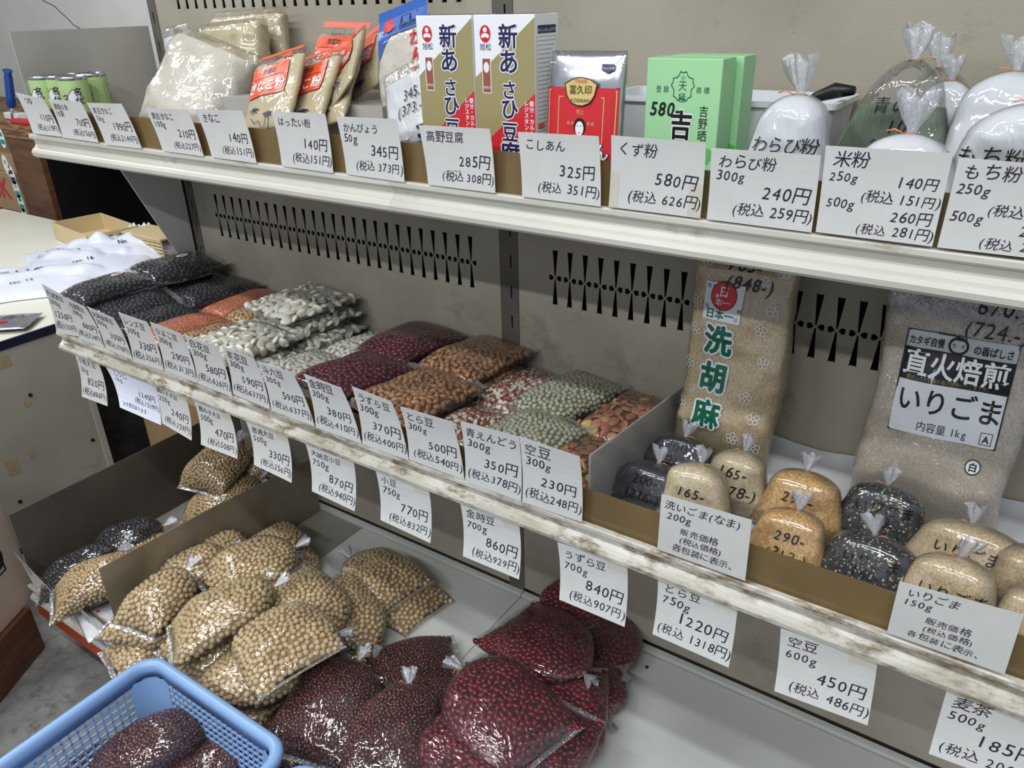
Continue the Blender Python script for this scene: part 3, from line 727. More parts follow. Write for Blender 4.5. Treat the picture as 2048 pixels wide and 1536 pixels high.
# kind: node size (l, w, t), spacing, per-bean colours, core colour (mostly darker, standing in for shade between beans)
KIND = {}
def kind(name, size, sp, cols, core, bend=0.0, subdiv=2, **kw):
    m = bean_mat(name + '_bean', cols, **kw)
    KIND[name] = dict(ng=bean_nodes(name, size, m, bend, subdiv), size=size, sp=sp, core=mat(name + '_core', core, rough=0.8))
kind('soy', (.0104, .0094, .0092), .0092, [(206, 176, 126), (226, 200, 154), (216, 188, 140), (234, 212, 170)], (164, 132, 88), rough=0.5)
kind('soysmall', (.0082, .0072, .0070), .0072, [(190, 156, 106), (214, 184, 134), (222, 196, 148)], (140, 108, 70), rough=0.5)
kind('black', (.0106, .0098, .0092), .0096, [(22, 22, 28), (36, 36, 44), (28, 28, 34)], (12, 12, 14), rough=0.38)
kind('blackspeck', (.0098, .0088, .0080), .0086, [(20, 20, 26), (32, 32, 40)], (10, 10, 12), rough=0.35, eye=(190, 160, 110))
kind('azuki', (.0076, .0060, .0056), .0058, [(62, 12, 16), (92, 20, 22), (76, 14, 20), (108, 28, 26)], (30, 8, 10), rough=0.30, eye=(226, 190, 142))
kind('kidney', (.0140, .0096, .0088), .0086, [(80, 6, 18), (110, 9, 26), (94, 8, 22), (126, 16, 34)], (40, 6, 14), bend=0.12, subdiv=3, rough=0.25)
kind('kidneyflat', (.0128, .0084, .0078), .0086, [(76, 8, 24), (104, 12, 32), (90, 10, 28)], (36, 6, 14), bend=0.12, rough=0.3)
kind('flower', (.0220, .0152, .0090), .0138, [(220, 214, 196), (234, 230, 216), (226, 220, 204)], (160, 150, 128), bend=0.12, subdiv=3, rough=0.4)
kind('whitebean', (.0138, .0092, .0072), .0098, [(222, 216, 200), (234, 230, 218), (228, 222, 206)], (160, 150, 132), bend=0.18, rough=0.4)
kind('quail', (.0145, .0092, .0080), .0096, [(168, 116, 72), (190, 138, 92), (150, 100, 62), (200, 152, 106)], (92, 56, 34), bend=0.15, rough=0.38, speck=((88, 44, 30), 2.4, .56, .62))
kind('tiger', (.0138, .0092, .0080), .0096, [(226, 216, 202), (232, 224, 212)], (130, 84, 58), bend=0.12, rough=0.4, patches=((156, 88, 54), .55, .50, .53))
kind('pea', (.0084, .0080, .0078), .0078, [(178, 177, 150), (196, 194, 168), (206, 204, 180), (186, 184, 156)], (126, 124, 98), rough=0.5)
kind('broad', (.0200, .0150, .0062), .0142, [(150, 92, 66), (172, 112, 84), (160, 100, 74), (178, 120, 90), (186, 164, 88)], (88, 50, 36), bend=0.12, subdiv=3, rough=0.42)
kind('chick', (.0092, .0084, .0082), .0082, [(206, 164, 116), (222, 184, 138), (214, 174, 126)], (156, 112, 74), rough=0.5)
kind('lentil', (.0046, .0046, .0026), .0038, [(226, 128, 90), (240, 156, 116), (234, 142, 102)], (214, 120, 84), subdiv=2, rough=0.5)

NPR = np.random.RandomState(3)
def sgp(v, p):
    return np.sign(v) * np.abs(v) ** p

def shell(L, Wd, T, mode, rs, nu=34, nv=28, droop=0.0, lump=1.0, taper=0.0, crumple=0.0):
    if crumple: nu, nv = 60, 56
    """closed bag surface; x from the sealed end (-L/2) to the tied end (L/2), y width, z thickness.
    returns grid (nu, nv, 3)"""
    s = np.linspace(0, 1, nu)
    if mode == 'tied':
        s = s ** 0.9
        q = np.clip((s - 0.62) / 0.38, 0, 1)
        w = (0.93 + 0.07 * np.sin(np.pi * np.clip(s / 0.62, 0, 1))) * (1 - q ** 2.2) ** 0.75 + 0.045 + 0.0 * s
        t = np.clip(s / 0.30, 0.0, 1) ** 0.55 * 0.97 + 0.03
        t = t * ((1 - q ** 2.4) ** 0.6) + 0.05
    elif mode == 'pouch':
        e = np.clip(4 * s * (1 - s), 0, 1)
        w = 0.97 + 0.03 * e ** 0.3 - 0.05 * np.sin(np.pi * s) * 0.6
        t = 0.02 + 0.98 * np.clip(e * 1.25, 0, 1) ** 0.5
    elif mode == 'stand':
        s = 1 - (1 - s) ** 1.5
        q = np.clip((s - 0.74) / 0.26, 0, 1)
        w = (1.07 - 0.46 * s - taper * s) * np.clip(1 - q ** 2.8, 0, 1) ** 0.60 + 0.05
        t = (0.30 + 0.78 * np.clip(s / 0.30, 0, 1) ** 0.6 - 0.10 * s) * np.clip(1 - q ** 3.0, 0, 1) ** 0.55 + 0.05
    elif mode == 'flat':     # gusseted upright packet
        e = np.clip(4 * s * (1 - s), 0, 1)
        w = np.ones_like(s); t = 0.10 + 0.90 * np.clip(e * 1.7, 0, 1) ** 0.7
    th = np.linspace(0, 2 * np.pi, nv, endpoint=False)
    pc = 0.62 if mode in ('pouch', 'flat') else (0.60 if mode == 'stand' else 0.72)
    cy = sgp(np.cos(th), pc); cz = sgp(np.sin(th), 0.85 if mode != 'flat' else 0.6)
    G = np.zeros((nu, nv, 3))
    G[:, :, 0] = (s[:, None] - 0.5) * L
    G[:, :, 1] = w[:, None] * Wd / 2 * cy[None]
    G[:, :, 2] = t[:, None] * T / 2 * cz[None]
    # rounded sealed end: corners lead, middle pulls in
    if mode == 'tied':
        G[:, :, 0] += (1 - s[:, None]) ** 3 * (-0.05 * L) * (np.abs(cy[None]) ** 3)
    # lumps
    ph = rs.uniform(0, 6.28, 12)
    a = 0.035 * lump
    X = G[:, :, 0] / 0.05; Y = G[:, :, 1] / 0.05
    d = np.sin(X * 1.7 + ph[0]) * np.cos(Y * 1.5 + ph[1]) + 0.6 * np.sin(X * 3.1 + Y * 2.2 + ph[2]) + 0.5 * np.cos(Y * 3.7 - X * 1.1 + ph[3])
    up = np.where(cz[None] > 0, 1.0, 0.4)
    G[:, :, 2] *= 1 + a * 2.4 * d * up
    env = np.clip(np.minimum(s, 1 - s) * 6, 0, 1)[:, None]
    G[:, :, 1] += 0.03 * Wd * np.sin(X * 1.1 + ph[4]) * env * lump
    G[:, :, 2] += 0.05 * T * np.sin(X * 0.9 + ph[5]) * env * lump
    if crumple:
        for k in range(9):
            f = rs.uniform(14, 60) * (1 + k * .25); an = rs.uniform(0, 3.14); p_ = rs.uniform(0, 6.28)
            rid = 1 - 2 * np.abs(np.sin((G[:, :, 0] * math.cos(an) + G[:, :, 1] * math.sin(an)) * f + p_ + 0.8 * np.sin(G[:, :, 1] * 31 + k)))
            G[:, :, 2] += crumple * rid / (1 + k * .45) * np.sign(cz[None] + 1e-6) * np.abs(cz[None]) ** .5 * env
            G[:, :, 1] += crumple * .5 * rid / (1 + k * .45) * cy[None] * env
    G[:, :, 2] -= droop * (np.abs(G[:, :, 0]) / (L / 2)) ** 2 + droop * 0.6 * (np.abs(G[:, :, 1]) / (Wd / 2 + 1e-6)) ** 2
    return G

def grid_mesh(G):
    nu, nv, _ = G.shape
    V = G.reshape(-1, 3)
    F = []
    for i in range(nu - 1):
        for j in range(nv):
            a = i * nv + j; b = i * nv + (j + 1) % nv
            F.append((a, b, b + nv, a + nv))
    F.append(tuple(range(nv))[::-1]); F.append(tuple((nu - 1) * nv + j for j in range(nv)))
    return V, F

def inset(G, d):
    """shrink a bag surface by d without crossing"""
    H = G.copy()
    c = G.mean(axis=1, keepdims=True)
    for k in (1, 2):
        r = np.abs(G[:, :, k] - c[:, :, k]); mx = r.max(axis=1, keepdims=True) + 1e-9
        f = np.clip((mx - d) / mx, 0.03, 1)
        H[:, :, k] = c[:, :, k] + (G[:, :, k] - c[:, :, k]) * f
    x = G[:, :, 0]; L = x.max() - x.min(); m = (x.max() + x.min()) / 2
    H[:, :, 0] = m + (x - m) * (L - 2 * d) / L
    return H

def scatter(G, sp, seed, nzmin=-0.35, relax=5, xmax=None):
    V, F = grid_mesh(G)
    bvh = BVHTree.FromPolygons([tuple(v) for v in V], F)
    nu, nv, _ = G.shape
    A = G[:-1]; B = G[1:]
    P00 = A; P01 = np.roll(A, -1, axis=1); P10 = B; P11 = np.roll(B, -1, axis=1)
    nr = np.cross(P11 - P00, P01 - P10)
    ar = np.linalg.norm(nr, axis=2) / 2 + 1e-12
    nn = nr / (2 * ar)[:, :, None]
    cz = np.sin(np.linspace(0, 2 * np.pi, nv, endpoint=False) + np.pi / nv)
    sgn = np.sign((nn[:, :, 2] * cz[None])); nn = nn * np.where(sgn == 0, 1, sgn)[:, :, None]
    ok = (nn[:, :, 2] > nzmin)
    if xmax is not None: ok &= (A[:, :, 0] < xmax)
    ww = (ar * ok).ravel()
    tot = ww.sum(); n = int(tot / (0.80 * sp * sp))
    rs = np.random.RandomState(seed)
    c = rs.choice(len(ww), size=n * 7, p=ww / tot)
    iu, iv = c // nv, c % nv
    a = rs.rand(n * 7, 1); b = rs.rand(n * 7, 1)
    P = (P00[iu, iv] * (1 - a) + P10[iu, iv] * a) * (1 - b) + (P01[iu, iv] * (1 - a) + P11[iu, iv] * a) * b
    # dart throwing on a hash grid
    g = sp * 0.86; inv = 1 / g; g2 = g * g
    cells = {}
    keep = []
    PL = P.tolist()
    for p in PL:
        k = (int(p[0] * inv + 1000), int(p[1] * inv + 1000), int(p[2] * inv + 1000))
        bad = False
        for dx in (-1, 0, 1):
            for dy in (-1, 0, 1):
                for dz in (-1, 0, 1):
                    for q in cells.get((k[0] + dx, k[1] + dy, k[2] + dz), ()):
                        if (p[0] - q[0]) ** 2 + (p[1] - q[1]) ** 2 + (p[2] - q[2]) ** 2 < g2:
                            bad = True; break
                    if bad: break
                if bad: break
            if bad: break
        if not bad:
            cells.setdefault(k, []).append(p); keep.append(p)
        if len(keep) >= n: break
    K = np.array(keep)
    for it in range(relax):
        kd = kdtree.KDTree(len(K))
        for i, p in enumerate(K): kd.insert(p, i)
        kd.balance()
        Q = K.copy()
        for i, p in enumerate(K):
            f = np.zeros(3)
            for co, j, dist in kd.find_n(p, 7):
                if j != i and 1e-7 < dist < sp * 1.15:
                    f += (p - np.array(co)) / dist * (sp * 1.15 - dist) * 0.35
            Q[i] = p + f
        for i in range(len(Q)):
            loc, no, _, _ = bvh.find_nearest(Q[i])
            Q[i] = loc
        K = Q
    NN = np.zeros_like(K)
    ctr = np.array([0, 0, 0.0])
    for i in range(len(K)):
        loc, no, _, _ = bvh.find_nearest(K[i])
        no = np.array(no)
        cx = G[np.abs(G[:, 0, 0] - K[i][0]).argmin()].mean(axis=0)
        if no.dot(K[i] - cx) < 0: no = -no
        NN[i] = no
    return K, NN

def beans_obj(name, G, kd, seed, parent, nzmin=-0.35, flat=0.55, xmax=None):
    K = KIND[kd]
    sp = K['sp']
    d = K['size'][2] * 0.5
    Gi = inset(G, d + 0.0006)
    P, Nn = scatter(Gi, sp, seed, nzmin, 3 if sp < .006 else 4, xmax)
    core = inset(G, d * 1.5 + 0.0008)
    V, F = grid_mesh(core)
    nc = len(V)
    me = bpy.data.meshes.new(name)
    me.from_pydata([tuple(v) for v in V] + [tuple(p) for p in P], [], F)
    me.materials.append(K['core'])
    n = len(P); tot = nc + n
    rs = np.random.RandomState(seed + 7)
    rot = np.zeros((tot, 3)); scl = np.ones(tot); pt = np.zeros(tot, bool); pt[nc:] = True
    for i in range(n):
        nz = Vector(Nn[i]); t = nz.orthogonal().normalized()
        a = rs.uniform(0, 6.283)
        b = nz.cross(t); x = t * math.cos(a) + b * math.sin(a)
        tilt = rs.normal(0, flat)
        z = (nz * math.cos(tilt) + x.cross(nz) * math.sin(tilt)).normalized()
        y = z.cross(x).normalized(); x = y.cross(z)
        e = Matrix(((x.x, y.x, z.x), (x.y, y.y, z.y), (x.z, y.z, z.z))).to_euler()
        rot[nc + i] = e
    scl[nc:] = rs.uniform(0.93, 1.08, n)
    a = me.attributes.new('rot', 'FLOAT_VECTOR', 'POINT'); a.data.foreach_set('vector', rot.ravel())
    a = me.attributes.new('scl', 'FLOAT', 'POINT'); a.data.foreach_set('value', scl)
    a = me.attributes.new('pt', 'BOOLEAN', 'POINT'); a.data.foreach_set('value', pt)
    o = link(bpy.data.objects.new(name, me)); o.parent = parent; o['kind'] = 'stuff'
    md = o.modifiers.new('beans', 'NODES'); md.node_group = K['ng']
    return o

def neck_parts(root, x0, z0, rs, size=1.0, tiltz=0.0, tie=True, tilty=None, mat_=None):
    """gathered film tail above the tie, and the tie itself"""
    ty = rs.uniform(-0.5, 0.5) if tilty is None else tilty
    nv = 20; V = []; F = []
    rr = [0.0036, 0.0040, 0.0075, 0.0105, 0.0120]; xs = [0, 0.005, 0.012, 0.021, 0.030]
    p1, p2 = rs.uniform(0, 6.28, 2)
    for r, x in zip(rr, xs):
        for j in range(nv):
            a = 2 * math.pi * j / nv
            ruf = 1 + (0.38 * math.sin(3 * a + p1) + 0.30 * math.sin(7 * a + p2)) * min(1, x / 0.014)
            V.append((x0 + (x + 0.004 * math.sin(3 * a + p2) * x / .03) * size, (r * ruf * math.cos(a) + ty * x * .8) * size, z0 + (r * ruf * math.sin(a) * 0.55 + tiltz * x) * size))
    for i in range(len(xs) - 1):
        for j in range(nv):
            a = i * nv + j; b = i * nv + (j + 1) % nv
            F.append((a, b, b + nv, a + nv))
    mesh_obj('gathered_neck', V, F, mat_ or M['frost'], root, True)
    if tie:
        bm = bmesh.new()
        pts = [(x0 + 0.001 * math.sin(k), 0.0050 * size * math.cos(k * 2 * math.pi / 10), z0 + 0.0046 * size * math.sin(k * 2 * math.pi / 10)) for k in range(11)]
        tube_bm(bm, pts, 0.0011 * size, 5)
        sg = rs.choice([-1, 1])
        tube_bm(bm, [(x0, 0.004 * sg * size, z0 + .003), (x0 + .004, 0.012 * sg * size, z0 + .006), (x0 + .002, 0.018 * sg * size, z0 + .004)], 0.0008 * size, 4)
        bm_obj('tie', bm, M['tie'], root, True)

def frame_from(A, B, up=(0, 0, 1), roll=0.0):
    A = Vector(A); B = Vector(B); x = (B - A).normalized(); z = Vector(up)
    z = (z - x * z.dot(x)).normalized(); y = z.cross(x)
    if roll:
        R = Matrix.Rotation(roll, 3, x); y = R @ y; z = R @ z
    c = (A + B) / 2
    return Matrix(((x.x, y.x, z.x, c.x), (x.y, y.y, z.y, c.y), (x.z, y.z, z.z, c.z), (0, 0, 0, 1))), (B - A).length

SEED = [100]
def bag(label, cat, group, kd, A, B, Wd, T, roll=0.0, mode='tied', droop=0.0, neck=True, tie=True, nzmin=-0.35, up=(0, 0, 1), name=None, necksize=1.0, tilty=None, flat=0.55, lump=1.0, mark=None, film='film'):
    """tied bag or sealed packet of beans lying from A (sealed end) to B (tied end)"""
    SEED[0] += 1; sd = SEED[0]
    rs = np.random.RandomState(sd)
    Mx, L = frame_from(A, B, up, roll)
    root = empty(name or ('bean_bag' if mode == 'tied' else 'bean_packet'), mat=Mx)
    tag(root, label, cat, group)
    G = shell(L, Wd, T, mode, rs, droop=droop, lump=lump)
    beans_obj('beans', G, kd, sd, root, nzmin, flat, xmax=None)
    V, F = grid_mesh(G)
    f = mesh_obj('film', V, F, M[film], root, True)
    if mode == 'tied':
        if neck: neck_parts(root, L / 2 - 0.002, float(G[-1, :, 2].mean()), rs, necksize, 0.2, tie, tilty)
        # sealed end flap
        fl = 0.006
        Wl = G[0, :, 1].max(); z0 = G[0, :, 2].mean(); x0 = G[0, :, 0].mean()
        mesh_obj('sealed_edge', [(x0 - fl * 1.4, -Wl, z0), (x0 - fl, 0, z0 + .001), (x0 - fl * 1.4, Wl, z0), (x0 + .003, Wl * .97, z0), (x0 + .003, 0, z0), (x0 + .003, -Wl * .97, z0)], [(0, 1, 4, 5), (1, 2, 3, 4)], M['seam'], root)
    else:
        for e, sg in ((0, -1), (-1, 1)):
            Wl = G[e, :, 1].max(); z0 = float(G[e, :, 2].mean()); x0 = float(G[e, :, 0].mean())
            n = 9; V = []; Fc = []
            for i in range(n + 1):
                y = -Wl + 2 * Wl * i / n
                V.append((x0 - sg * .002, y, z0)); V.append((x0 + sg * (0.012 + 0.002 * math.sin(i * 1.9 + sd)), y, z0 + 0.002 * math.sin(i * 1.3 + sd) + 0.001))
            for i in range(n): Fc.append((2 * i, 2 * i + 1, 2 * i + 3, 2 * i + 2))
            mesh_obj('sealed_edge', V, Fc, M['seam'], root, True)
    if mark:
        bvh = BVHTree.FromPolygons([tuple(v) for v in V] if mode == 'tied' else [tuple(v) for v in grid_mesh(G)[0]], F)
        def fn(u, v, off):
            h = bvh.ray_cast((u, v, 0.3), (0, 0, -1))[0]
            return (u, v, (h.z if h else 0) + 0.0006)
        A_ = Art(); mark(A_); A_.build('print', root, fn)
    return root

def solid_bag(label, cat, group, m, A, B, Wd, T, up=(0, -1, 0), mode='stand', name='powder_bag', marks=None, neck=True, tie=True, necksize=1.0, fill=1.0, film='film2', roll=0.0, taper=0.0, lump=1.0, tilty=None, neckmat=None, droop=0.0, crumple=0.0, xf=(1, 1, 0, 0)):
    """bag of fine powder or seeds: contents, film, tie, marker writing"""
    SEED[0] += 1; rs = np.random.RandomState(SEED[0])
    Mx, L = frame_from(A, B, up, roll)
    root = empty(name, mat=Mx); tag(root, label, cat, group)
    G = shell(L, Wd, T, mode, rs, lump=lump, taper=taper, droop=droop, crumple=crumple)
    Gi = inset(G, 0.0012)
    if fill < 1.0:
        k = max(3, int(fill * (Gi.shape[0] - 1)))
        Gi = Gi[:k + 1].copy()
        top = Gi[-1].mean(axis=0)
        Gi[-1] = top + (Gi[-1] - top) * 0.5
    V, F = grid_mesh(Gi); c = mesh_obj('contents', V, F, m, root, True); c['kind'] = 'stuff'
    V, F = grid_mesh(G)
    bvh = BVHTree.FromPolygons([tuple(v) for v in V], F)
    mesh_obj('film', V, F, M[film], root, True)
    if neck: neck_parts(root, L / 2 - 0.002, float(G[-1, :, 2].mean()), rs, necksize, 0.1, tie, tilty, neckmat)
    if marks:
        # marks drawn in (u across, v up) with the bag's front towards +z; u = -y
        def fn(u, v, off):
            u = u * xf[0] + xf[2]; v = v * xf[1] + xf[3]
            h = bvh.ray_cast((v, -u, 0.4), (0, 0, -1))[0]
            return (v, -u, (h.z if h else 0) + 0.0009 + off)
        A_ = Art(); marks(A_); A_.build('print', root, fn)
    return root

# ------------------------------------------------------------------ middle shelf: dry bean packets, each lying front to back
SZ = 0.5205
def pack(label, kd, cx, cy, z, Wd=.118, L=.168, T=.041, dx=0.012, group=None, pitch=0.0, nzmin=-0.2, flat=0.5, roll=0.0, mark=None):
    """z = height of the packet's middle above the tray"""
    A = (cx - dx, cy - L / 2, SZ + z - pitch); B = (cx + dx, cy + L / 2, SZ + z + pitch)
    return bag(label, 'bean packet', group, kd, A, B, Wd, T, mode='pouch', nzmin=nzmin, flat=flat, roll=roll, mark=mark)
BP = 'packets of black beans on the middle shelf'
def seal(x, y):
    def f(a):
        a.disc(x, y, .0135, M['white'], 1, ry=.0085); a.ring(x, y, .0115, .0012, M['redp'], 2, ry=.0068); a.disc(x, y, .0085, M['brownprint'], 2, ry=.004)
    return f
for lb, cx, cy, z in (('black bean packet at the bottom of the front left stack', .035, -.255, .020), ('black bean packet at the bottom of the back left stack', .035, -.085, .020),
                      ('black bean packet in the middle of the front left stack', .035, -.255, .056), ('black bean packet in the middle of the back left stack', .035, -.085, .056),
                      ('black bean packet underneath its neighbours in the front row by the lentils', .150, -.255, .018), ('black bean packet underneath its neighbours in the back row by the lentils', .150, -.085, .020)):
    pack(lb, 'black', cx, cy, z, group=BP, nzmin=0.2, Wd=.11)
pack('black bean packet with an oval sticker, at the front left corner of the middle shelf', 'black', .030, -.262, .092, group=BP, Wd=.115, mark=seal(.03, .015), dx=.006)
pack('black bean packet with an oval sticker, at the back against the panel', 'black', .045, -.105, .100, group=BP, Wd=.120, mark=seal(.02, .012), roll=.1)
pack('black bean packet second from the left in the front row', 'black', .110, -.262, .062, group=BP, Wd=.110, roll=.25)
pack('black bean packet next to the orange lentils at the back', 'black', .150, -.090, .056, group=BP, Wd=.110)
pack('black bean packet next to the orange lentils in the front row', 'black', .180, -.258, .044, group=BP, Wd=.095, roll=.1)
pack('packet of orange lentils in the back row', 'lentil', .232, -.085, .040, group='packets of orange lentils', Wd=.09, dx=.004)
pack('packet of orange lentils in the front row behind the cards', 'lentil', .245, -.250, .040, group='packets of orange lentils', Wd=.095, dx=.006)
pack('packet of chickpeas in the back row', 'chick', .312, -.090, .040, group='packets of chickpeas', Wd=.085, dx=.004)
pack('packet of chickpeas in the front row', 'chick', .328, -.255, .036, group='packets of chickpeas', Wd=.080, dx=.006)
WG = 'packets of large white beans'
pack('large white bean packet, lowest of the back stack', 'flower', .448, -.095, .022, group=WG, Wd=.155, dx=.006, flat=.7)
pack('large white bean packet, middle of the back stack', 'flower', .444, -.098, .054, group=WG, Wd=.150, flat=.7)
pack('large white bean packet on top of the back stack', 'flower', .438, -.100, .086, group=WG, Wd=.150, flat=.7)
pack('large white bean packet, lower one in the front row', 'flower', .452, -.262, .024, group=WG, Wd=.150, flat=.7)
pack('large white bean packet on top in the front row', 'flower', .446, -.258, .060, group=WG, Wd=.150, L=.160, flat=.7)
WM = 'packets of medium white beans'
pack('medium white bean packet in the back row beside the red beans', 'whitebean', .605, -.095, .022, group=WM, Wd=.105)
pack('medium white bean packet in the front row beside the red beans', 'whitebean', .590, -.255, .030, group=WM, Wd=.120, T=.042)
RM = 'packets of dark red beans on the middle shelf'
pack('dark red bean packet in the back row, underneath', 'kidneyflat', .722, -.090, .022, group=RM, Wd=.125, nzmin=.1)
pack('dark red bean packet on top in the back row', 'kidneyflat', .720, -.088, .056, group=RM, Wd=.130)
pack('dark red bean packet in the front row, underneath', 'kidneyflat', .728, -.255, .022, group=RM, Wd=.125, nzmin=.1)
pack('dark red bean packet on top in the front row behind the cards', 'kidneyflat', .722, -.250, .056, group=RM, Wd=.135)
QM = 'packets of speckled brown beans'
pack('speckled brown bean packet, lowest of the back stack', 'quail', .872, -.092, .022, group=QM, Wd=.135)
pack('speckled brown bean packet on top of the back stack', 'quail', .866, -.088, .058, group=QM, Wd=.135, L=.170)
pack('speckled brown bean packet, lower one in the front row', 'quail', .874, -.258, .022, group=QM, Wd=.130)
pack('speckled brown bean packet on top in the front row', 'quail', .868, -.254, .058, group=QM, Wd=.140)
TM = 'packets of red and white beans'
pack('red and white bean packet in the back row beside the green peas', 'tiger', .968, -.100, .022, group=TM, Wd=.105)
pack('red and white bean packet in the front row', 'tiger', .965, -.262, .022, group=TM, Wd=.105)
PM_ = 'packets of dried green peas'
pack('green pea packet in the back row', 'pea', 1.054, -.092, .034, group=PM_, Wd=.115, T=.042, dx=.016)
pack('green pea packet in the front row', 'pea', 1.064, -.250, .034, group=PM_, Wd=.125, T=.044, dx=.018)
BM = 'packets of dried broad beans'
pack('broad bean packet in the back row against the divider', 'broad', 1.166, -.098, .026, group=BM, Wd=.105, T=.040)
pack('broad bean packet in the front row against the divider', 'broad', 1.170, -.262, .024, group=BM, Wd=.105, T=.040)

# white paper sheet under the sesame bags
NPX = np.random.RandomState(8)
V = []; F = []
nx, ny = 40, 20
for j in range(ny + 1):
    for i in range(nx + 1):
        x = 1.24 + 0.55 * i / nx; y = -0.35 + 0.352 * j / ny
        z = SZ + 0.0012 + 0.0022 * (math.sin(x * 41 + 3 * math.sin(y * 17)) + math.sin(y * 33 + x * 12)) ** 2 * 0.5
        if j == ny: z += 0.010 + 0.004 * math.sin(x * 25)
        V.append((x, min(y, -0.004), z))
for j in range(ny):
    for i in range(nx):
        a = j * (nx + 1) + i; F.append((a, a + 1, a + nx + 2, a + nx + 1))
o = mesh_obj('paper_liner', V, F, M['paper'], None, True)
tag(o, 'creased white paper liner under the sesame bags', 'paper')

INK = M['black']
def hand(lines, w=.0010):
    def f(a):
        r = random.Random(len(lines[0][0]) * 7 + int(lines[0][1] * 1000))
        for (t, u, v, h) in lines:
            a.text(t, u, v, h, INK, shear=.15, jit=.09, rng=r, align='c', bold=0.0)
    return f
SG = 'small tied sesame bags'
def sesame(label, m, neck, Wd, T, lines, lean=.028, **k):
    b = Vector(neck); a = Vector((b.x + .001, b.y - lean, SZ + .003))
    return solid_bag(label, 'sesame bag', SG, m, a, b, Wd * 1.08, T, marks=hand(lines) if lines else None, name='sesame_bag', necksize=.75, crumple=.0006, **k)
sesame('black sesame bag at the back beside the divider, marked 200', M['seedk'], (1.282,-0.15,0.577), .104, .050, [('200-', .0, .008, .020), ('(216-)', .004, -.014, .019)])
sesame('black sesame bag in front beside the divider, marked 200', M['seedk'], (1.285,-0.25,0.587), .122, .052, [('200-', -.004, .006, .018), ('(216-)', -.004, -.015, .018)])
sesame('pale raw sesame bag behind, partly hidden, marked 165', M['seedw'], (1.379,-0.19,0.604), .088, .050, [('165-', -.004, .010, .019), ('(178-)', .004, -.014, .019)])
sesame('pale raw sesame bag behind the large card, marked 165', M['seedw'], (1.345,-0.255,0.609), .094, .050, [('165-', .0, .004, .018), ('(178-)', .0, -.018, .018)])
sesame('golden roasted sesame bag behind, marked 290', M['seedo'], (1.46,-0.195,0.604), .104, .050, [('290-', .0, .004, .019), ('(313-)', .006, -.020, .019)])
sesame('golden roasted sesame bag in front, marked 290', M['seedo'], (1.476,-0.29,0.608), .092, .046, [('290-', .0, .010, .017), ('(313-)', .0, -.011, .017)])
sesame('speckled black sesame bag behind, marked 140', M['seedb'], (1.551,-0.18,0.607), .106, .050, [('いりごま', .004, .012, .017), ('140-', .0, -.004, .018), ('(151-)', .002, -.022, .018)])
sesame('speckled black sesame bag in front, marked 140', M['seedb'], (1.559,-0.29,0.606), .112, .050, [('いりごま', .003, .014, .015), ('140-', .0, .0, .015), ('(151-)', .004, -.016, .015)])
sesame('light roasted sesame bag behind the right card, marked 115', M['seedw2'], (1.646,-0.205,0.602), .130, .054, [('いりごま', .0, .006, .017), ('115-', .006, -.012, .017), ('(124-)', .008, -.029, .016)])
sesame('light roasted sesame bag just behind the right card', M['seedw2'], (1.641,-0.3,0.617), .100, .046, [('いりごま', .0, .008, .016), ('115-', .0, -.010, .016)])
sesame('light roasted sesame bag at the right edge of the shelf', M['seedw2'], (1.713,-0.22,0.605), .095, .054, None)
sesame('light roasted sesame bag at the right edge, nearer the front', M['seedw2'], (1.716,-0.3,0.607), .085, .046, None)

# two large sesame bags standing against the back
def flower_mark(a, x, y, r):
    for k in range(5):
        t = k * 2 * math.pi / 5 + x * 9
        a.ring(x + r * math.cos(t) * .62, y + r * math.sin(t) * .62, r * .34, r * .09, M['white'], 1, n=8)
def art_big(a):
    a.grid(-.048, .006, .062, .110, M['whiteplastic'], 1, 6, 6)
    a.disc(-.021, .094, .0185, M['black'], 2); a.disc(-.021, .094, .0175, M['redp'], 3)
    a.text('日', -.021, .0945, .014, M['white'], 4, align='c', bold=.02); a.text('本一', -.021, .082, .011, M['white'], 4, align='c')
    a.text('登 録', -.046, .102, .006, M['navyp'], 2); a.text('商', -.046, .076, .006, M['navyp'], 2); a.text('標', .0, .076, .006, M['navyp'], 2)
    a.text('日本一', -.044, .065, .0135, M['greenp'], 2, fat=.02); a.text('印', -.003, .065, .006, M['greenp'], 2)
    for i, ch in enumerate('洗胡麻'):
        y = .022 - i * .0495
        a.text(ch, -.020, y, .040, M['whiteplastic'], 1, fat=.11, align='c')
        a.text(ch, -.020, y, .040, M['greenp'], 4, fat=.035, align='c')
    a.text('1kg詰', -.068, -.085, .013, M['greenp'], 2)
    for (x, y) in ((.03, .118), (.046, .088), (-.052, .135), (.035, .06), (.045, .02), (.03, -.03), (.045, -.055), (.022, -.086), (.052, -.095), (-.055, .045), (-.058, .0), (-.062, -.055), (.02, -.112), (.02, .145), (-.06, .08), (.05, .135)):
        flower_mark(a, x, y, .0085)
    a.text('785-', .0, .128, .022, M['black'], 3, align='c', shear=.2, bold=.01); a.text('(848-)', .01, .106, .022, M['black'], 5, align='c', shear=.2, bold=.01)
solid_bag('tall bag of raw sesame with large green characters, standing against the back panel', 'sesame bag', 'large printed sesame bags', M['seedw2'],
          (1.318, -.105, SZ + .004), (1.322, -.055, SZ + .345), .142, .060, mode='flat', name='large_sesame_bag', marks=art_big, neck=False, fill=.90, lump=.8, crumple=.0010, xf=(1, 1.10, 0, -.026))
